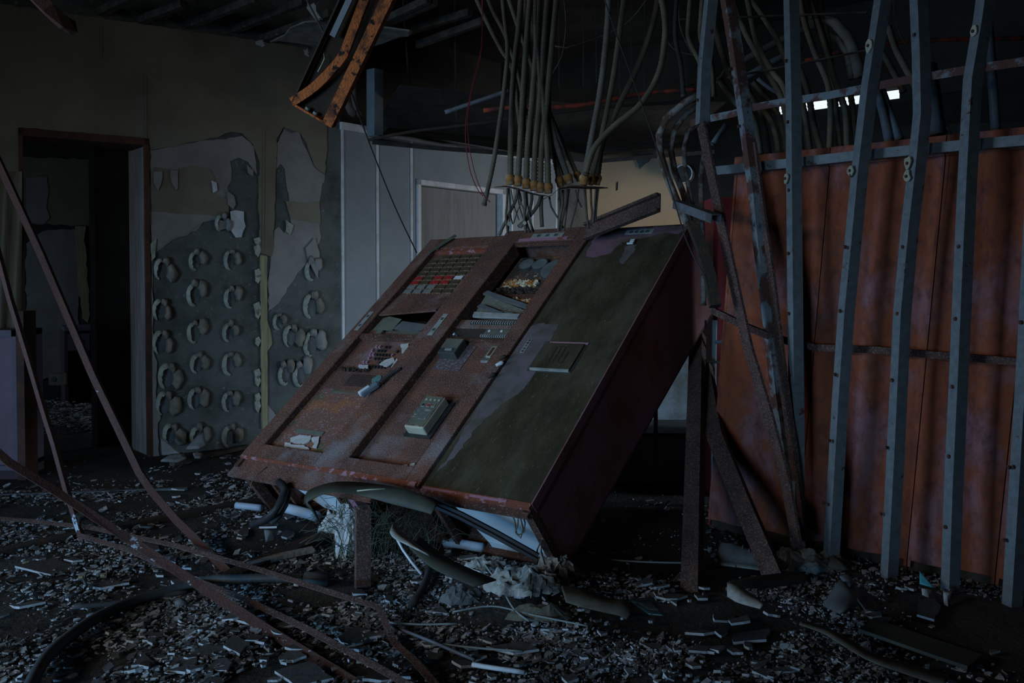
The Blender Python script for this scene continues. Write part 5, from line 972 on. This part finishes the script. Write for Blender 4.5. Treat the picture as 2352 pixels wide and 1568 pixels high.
crumple('leather_scrap', 'curled grey-brown leathery scrap low in front of the paper heap', 'scrap', 1240, 1432, .12, .05, .045, 'webbing', 6, 16, .4)
crumple('leather_scrap', 'dark leathery scrap lying right of the root-like cable', 'scrap', 1060, 1400, .08, .06, .05, 'sheet', 7, 16, .6)
crumple('rubble_mound', 'small mound of rubbish at the foot of the short rusty braces', 'rubbish mound', 1850, 1300, .18, .12, .06, 'crumple', 8, 20)
# shoe
sh = empty('old_shoe', 'dirty grey lace-up shoe lying behind the slanting brace', 'shoe', onz(1722, 1303))
sx = Vector((.93, -.36, 0)); sy = Vector((.36, .93, 0))
def shoe(profile, name, m):
    f = MB(); vs = []; n_ = 12; c_ = Vector(sh.location)
    for (x, w_, h0, h1) in profile:
        for k_ in range(n_):
            a = 2*math.pi*k_/n_; vs.append(c_+sx*x+sy*(w_*math.cos(a))+Vector((0, 0, (h0+h1)/2+(h1-h0)/2*math.sin(a))))
    f.add(vs, [(i*n_+j, i*n_+(j+1) % n_, (i+1)*n_+(j+1) % n_, (i+1)*n_+j) for i in range(len(profile)-1) for j in range(n_)]+[tuple(range(n_)), tuple(((len(profile)-1)*n_+j) for j in range(n_))[::-1]], True)
    return part(f, name, C[m], sh)
shoe([(-.14, .02, .02, .05), (-.13, .035, .012, .095), (-.10, .040, .012, .11), (-.06, .040, .012, .095), (-.02, .038, .012, .085), (.03, .044, .012, .07), (.08, .048, .012, .058), (.12, .042, .012, .048), (.15, .02, .014, .035)], 'shoe_upper', 'shoe')
shoe([(-.145, .03, .0, .016), (-.12, .042, .0, .02), (0, .040, .0, .018), (.09, .052, .0, .018), (.14, .04, .0, .018), (.158, .015, .0, .016)], 'shoe_sole', 'white_strap')
f = MB(); f.disc(Vector(sh.location)-sx*.095+Vector((0, 0, .104)), (0, 0, 1), .030, .003, 14); part(f, 'shoe_opening', C['black'], sh)
for k_ in range(3):
    f = MB(); c_ = Vector(sh.location)+sx*(-.03+.028*k_)+Vector((0, 0, .088-.011*k_)); f.tube([c_-sy*.022, c_+Vector((0, 0, .006)), c_+sy*.022], .003, 5); part(f, 'shoelace', C['nameplate'], sh)
# dry weeds growing through the tangle
f = MB(); r = random.Random(5)
for i in range(260):
    b_ = onz(r.uniform(770, 1000), r.uniform(1235, 1325)); b_.z = gz(b_.x, b_.y); h = r.uniform(.08, .24); dx = r.uniform(-.12, .12); dy = r.uniform(-.1, .04)
    P = [b_, b_+Vector((dx*.3, dy*.3, h*.6)), b_+Vector((dx, dy, h)), b_+Vector((dx*1.8, dy*1.5, h*r.uniform(.6, 1.1)))]; f.tube(smooth_path(P, .06), .0014, 3)
tag(f.build('dry_weeds', C['weed']), 'wiry dry weeds and roots tangled beneath the middle bay', 'weeds', kind='stuff')
# cord bundles hanging in the white foot opening
for lb, P in (('knotted cord hanging in the white foot opening', [(1170, 1165, 3.36), (1182, 1195, 3.36), (1186, 1225, 3.36), (1196, 1235, 3.36), (1202, 1215, 3.36), (1196, 1190, 3.36), (1198, 1168, 3.36)]), ('loop of thin cord beside the knotted one', [(1190, 1168, 3.35), (1190, 1200, 3.35), (1184, 1222, 3.35), (1192, 1228, 3.35), (1204, 1222, 3.35), (1206, 1200, 3.35), (1197, 1175, 3.35)]),
              ('short paired cord hanging lowest at the rusty corner of the foot opening', [(1243, 1242, 3.35), (1234, 1262, 3.34), (1234, 1295, 3.34)]), ('second strand of the paired cord at the rusty corner', [(1244, 1242, 3.35), (1243, 1265, 3.34), (1252, 1296, 3.34)])):
    strand('knotted_string', lb, 'string', L3(P), .0033, 'wire')
# ------------------------------------------------------------------ things at the back
# desk in the far room
d0 = onz(262, 925); e = empty('old_desk', 'lilac two-drawer desk standing in the room beyond the doorway', 'desk', (d0.x, d0.y, 0))
dx = Vector((.848, .53, 0)); dn = Vector((.53, -.848, 0)); hd = at(262, 748, d0.y).z
def db(s0, s1, q0, q1, z0, z1, name, m, par=e):
    f = MB(); c_ = Vector((d0.x, d0.y, 0))+dx*((s0+s1)/2)-dn*((q0+q1)/2)+Vector((0, 0, (z0+z1)/2)); f.box(c_, (dx, dn, (0, 0, 1)), (s1-s0, q1-q0, z1-z0)); return part(f, name, C[m], par)
db(-.45, .35, -.02, .5, hd-.04, hd, 'desk_top', 'lilac')
for s0 in (-.44, .0):
    o = db(s0+.02, s0+.22, -.0, .4, hd-.24, hd-.07, 'drawer', 'lilac'); db(s0+.10, s0+.14, -.012, .0, hd-.17, hd-.13, 'drawer_handle', 'black', o)
db(-.22, -.02, .02, .4, hd-.24, hd-.06, 'drawer_recess', 'desk_dark'); db(-.14, .20, .0, .05, .02, hd-.25, 'front_panel', 'lilac'); db(.27, .31, .0, .5, 0, hd-.04, 'side_panel', 'desk_dark'); db(-.45, -.42, .0, .5, 0, hd-.04, 'side_panel', 'desk_dark')
# pink cabinet at the left edge
c0 = WL.px(40, 1000, .34); c0.z = 0; e = empty('pink_cupboard', 'pink-edged open cupboard cut off by the left edge', 'cupboard', (c0.x-.2, c0.y, 0)); zc = at(20, 758, c0.y).z
for (x0, x1, z0, z1, y0, y1, nm, m) in ((-.5, .0, .06, .09, .0, .3, 'bottom_shelf', 'lilac'), (-.5, .0, zc-.04, zc, .0, .3, 'top_shelf', 'lilac'), (-.03, .0, .06, zc, .0, .3, 'side_panel', 'lilac'), (-.5, -.03, .09, zc-.04, .03, .05, 'inner_panel', 'pink2'), (-.5, .0, 0, .06, .02, .3, 'plinth', 'desk_dark')):
    if nm == 'inner_panel': C.setdefault('pink2', mat('dull_pink_laminate', (.25, .17, .21), (.21, .15, .18), 3, .4, .6, .6))
    f = MB(); f.abox((c0.x+x0, c0.y+y0, z0), (c0.x+x1, c0.y+y1, z1)); part(f, nm, C[m], e)
f = MB(); f.abox((c0.x+.01, c0.y-.02, 0), (c0.x+.06, c0.y+.12, zc+.12)); tag(f.build('dark_post', C['redbrown']), 'dark brown door post beside the pink-edged cupboard', 'post')
f = MB(); p = at(126, 870, 8.3); f.abox((p.x-.05, 8.28, p.z-.06), (p.x+.06, 8.4, p.z+.05)); e = tag(f.build('wall_socket', C['plate']), 'cream socket box low on the wall beyond the doorway', 'socket'); g = MB(); g.disc((p.x, 8.28, p.z), (0, -1, 0), .025, .006, 12); part(g, 'socket_face', C['plate_dark'], e)
# low cabinet, stained panel and pipes seen through the gap right of the console
Yg = 5.25; q0, q1 = at(1400, 1000, Yg), at(1632, 1000, Yg)
f = MB(); f.abox((q0.x, Yg, 0), (q1.x, Yg+.5, q0.z)); e = tag(f.build('low_cabinet', C['grey_low']), 'low blue-grey cabinet seen in the gap behind the upright post', 'low cabinet'); g = MB(); g.abox((q0.x-.01, Yg-.015, q0.z), (q1.x+.01, Yg+.5, q0.z+.018)); part(g, 'cabinet_top', C['sheet'], e)
Yg = 6.3; q0, q1 = at(1400, 990, Yg), at(1640, 700, Yg); f = MB(); f.abox((q0.x, Yg, .0), (q1.x, Yg+.03, q1.z)); e = tag(f.build('stained_panel', C['poster']), 'pale stained panel with orange peeling spots behind the upright post', 'panel')
f = MB(); f.abox((q0.x+.02, Yg-.012, q1.z-.32), (q1.x, Yg, q1.z-.29)); part(f, 'panel_rail', C['galv_dark'], e)
strand('grey_pole', 'grey standing pole left of the upright post, on a flat foot', 'pole', [at(1506, 900, 5.1), Vector((at(1506, 1105, 5.1).x, 5.1, 0.0))], .013, 'galv_dark', n=10)
strand('pale_pole', 'pale blue-grey upright pipe between the posts and the red cabinets', 'pole', [at(1642, 735, 4.7), at(1640, 850, 4.7), at(1639, 1010, 4.7), Vector((at(1639, 1100, 4.7).x, 4.7, 0))], .014, 'duct', n=10)
strand('pale_pole', 'short pale horizontal branch pipe off the upright pale one', 'pole', [at(1642, 785, 4.7), at(1662, 785, 4.68)], .010, 'duct', n=8)
strand('dark_rod', 'thin dark rod crossing behind the upright post high up', 'rod', [at(1608, 828, 4.6), at(1655, 832, 4.6)], .008, 'black_rust', n=8)
e = empty('round_fitting', 'round dark fitting with a white rim on the beige wall by the hooked pipes', 'round fitting', WE.px(1578, 403, .12))
f = MB(); f.disc(WE.px(1578, 403, .0), WE.n, .085, .16, 24); part(f, 'fitting_body', C['plate_dark'], e)
f = MB(); pts = [WE.px(1578, 403, .0)+WE.n*.165+WE.d*(.092*math.cos(2*math.pi*k_/24))+Vector((0, 0, .092*math.sin(2*math.pi*k_/24))) for k_ in range(25)]; f.tube(pts, .007, 6); part(f, 'white_rim', C['white_trim'], e)
bar('fallen_arm', 'dark jointed arm resting against the right top corner of the console', 'metal arm', L3([(1590, 505, 4.0), (1612, 560, 3.9), (1632, 630, 3.85), (1645, 700, 3.8)]), boxs(.05, .04), 'black_rust', (0, -1, 0))
# ------------------------------------------------------------------ rubble
def clear(x, y):     # photo areas where bare dark floor shows
    if y < 1130 and x < 330: return .25 if y > 1085 else .06
    if 1290 < x < 1640 and y < 1330: return .08
    if x > 1640 and y < 1330: return .25
    if x > 2060 and y > 1430: return .12
    if x > 1850: return .45
    if x < 250 and y > 1330: return .45
    if y < 1080: return .5
    return 1.0
r = random.Random(21); f = MB(); g = MB(); cnt = 0
def chip(F, c_, s_, tt, r):
    k_ = r.randint(3, 6); a = r.uniform(0, 6.28); tilt = Vector((r.gauss(0, .25), r.gauss(0, .25), 1)).normalized(); x_ = tilt.orthogonal().normalized(); y_ = tilt.cross(x_); asp = r.uniform(.35, 1)
    F.slab([c_+x_*(s_*r.uniform(.7, 1.1)*math.cos(a+6.283*i/k_))+y_*(s_*asp*r.uniform(.7, 1.1)*math.sin(a+6.283*i/k_)) for i in range(k_)], tilt, tt)
while cnt < 46000:
    y = 1045+720*r.random()**.85; x = r.uniform(-420, 2720)
    if r.random() > clear(x, y): continue
    q = onz(x, y)
    dn_ = noise.noise(Vector((q.x*2.1, q.y*2.1, 9)))
    if r.random() > .50+dn_*2.0+.5*noise.noise(Vector((q.x*6, q.y*6, 4))): continue
    s_ = .003+.020*r.random()**4*(1 if y > 1200 else 1.4)+.004*r.random(); c_ = Vector((q.x, q.y, gz(q.x, q.y)+r.uniform(-.002, .012))); cnt += 1
    chip(f if r.random() < .62 else g, c_, s_, r.uniform(.002, .007), r)
tag(f.build('plaster_chips', C['chip'], None, org=(0, 4, 0)), 'carpet of small pale plaster chips strewn over the floor', 'plaster chips', kind='stuff')
tag(g.build('dust_chips', C['chip_dark'], None, org=(0, 4, 0)), 'carpet of small dark dusty chips strewn over the floor', 'dark chips', kind='stuff')
# larger broken plasterboard shards, each its own object
def shard_mesh(i):
    r = random.Random(100+i); k_ = r.randint(3, 6); asp = r.uniform(.3, .7); P = [Vector((math.cos(6.283*j/k_+r.uniform(-.25, .25))*r.uniform(.75, 1.1), asp*math.sin(6.283*j/k_+r.uniform(-.25, .25))*r.uniform(.75, 1.1), 0)) for j in range(k_)]
    Q = ragged([p.xy for p in P], .35, .05, r); n_ = len(Q); vs = [(p.x, p.y, 0) for p in Q]+[(p.x, p.y, 1) for p in Q]
    me = bpy.data.meshes.new('plasterboard_shard'); me.from_pydata(vs, [], [tuple(range(n_))[::-1], tuple(range(n_, 2*n_))]+[(j, (j+1) % n_, n_+(j+1) % n_, n_+j) for j in range(n_)])
    me.materials.append(C['board']); me.materials.append(C['board_edge'])
    for p in me.polygons: p.material_index = 0 if p.index < 2 else 1
    return me
SM = [shard_mesh(i) for i in range(14)]; r = random.Random(77); n_sh = 0
hand = [(545, 1500, .10), (480, 1510, .09), (590, 1480, .08), (420, 1535, .09), (330, 1530, .07), (500, 1545, .08), (640, 1450, .11), (560, 1425, .12), (620, 1235, .10), (560, 1245, .09), (660, 1250, .07), (120, 1315, .16), (330, 1270, .13), (190, 1185, .12), (410, 1130, .05), (700, 1560, .13), (1000, 1345, .06), (960, 1365, .05), (1015, 1420, .05), (1480, 1352, .07), (1515, 1360, .05), (1660, 1425, .09), (1700, 1436, .08), (2130, 1408, .15), (1540, 1380, .08), (1725, 1470, .13), (880, 1560, .09), (1420, 1420, .08), (250, 1345, .12), (60, 1390, .10), (1180, 1500, .11), (820, 1470, .10), (1640, 1500, .06), (2000, 1420, .07)]
while n_sh < 298:
    if n_sh < len(hand): x, y, s_ = hand[n_sh]; s_ *= .85
    else:
        y = 1060+520*r.random()**.75; x = r.uniform(-60, 2400); s_ = .016+.040*r.random()**2
        if r.random() > clear(x, y): continue
    q = onz(x, y); o = bpy.data.objects.new('plasterboard_shard', SM[n_sh % 14]); col.objects.link(o)
    o.location = (q.x, q.y, gz(q.x, q.y)+.006+r.uniform(0, .008)); o.scale = (s_, s_, .009); o.rotation_euler = (r.gauss(0, .09), r.gauss(0, .09), r.uniform(0, 6.28))
    zn = 'beneath the slanting bars in the left foreground' if x < 760 and y > 1250 else 'behind the slanting bars near the peeling wall' if x < 760 else 'in front of the short dark post at the bottom centre' if x < 1060 else 'before the crumpled paper heap' if x < 1320 else 'around the foot of the upright rusty post' if x < 1640 else 'by the slanting brace and curled pale strap' if x < 1860 else 'in the dark corner before the stud wall'
    tag(o, 'broken plasterboard shard '+zn, 'plasterboard shard', 'plasterboard shards '+zn); n_sh += 1
for i, (x, y) in enumerate(((188, 1333), (238, 1326), (60, 1307))):
    q = onz(x, y); f = MB(); f.box(Vector((q.x, q.y, gz(q.x, q.y)+.012)), ((1, .3, 0), (-.3, 1, 0), (0, 0, 1)), (.024, .018, .016)); f.box(Vector((q.x+.004, q.y-.01, gz(q.x, q.y)+.016)), ((1, .3, 0), (-.3, 1, 0), (0, 0, 1)), (.010, .006, .008))
    tag(f.build('wood_cube', C['batten']), ('left yellow wooden cube of the two side by side in the left foreground', 'right yellow wooden cube of the two side by side in the left foreground', 'yellow wooden cube alone near the left edge')[i], 'wooden cube')
for lb, x, y in (('small pine-cone-like ribbed nut by the smooth hose', 212, 1424), ('small ribbed nut among chips right of the hose', 415, 1395)):
    q = onz(x, y); f = MB(); f.tube([Vector((q.x-.02, q.y, gz(q.x, q.y)+.018)), Vector((q.x, q.y+.004, gz(q.x, q.y)+.02)), Vector((q.x+.02, q.y+.006, gz(q.x, q.y)+.018))], .018, 8, scale=[.7, 1, .6]); tag(f.build('ribbed_nut', C['sheet']), lb, 'nut')
# chips inside the far room
f = MB(); r = random.Random(31)
for _ in range(900):
    x = r.uniform(70, 300); y = r.uniform(895, 990)+r.gauss(0, 8)
    q = onz(x, y); chip(f, Vector((q.x, q.y, r.uniform(0, .06)*(.5+.5*math.sin(x*.05)))), .008+.04*r.random()**2, .008, r)
tag(f.build('far_room_rubble', C['chip'], None, org=(-4, 7, 0)), 'heap of plaster rubble on the floor beyond the doorway', 'rubble', kind='stuff')
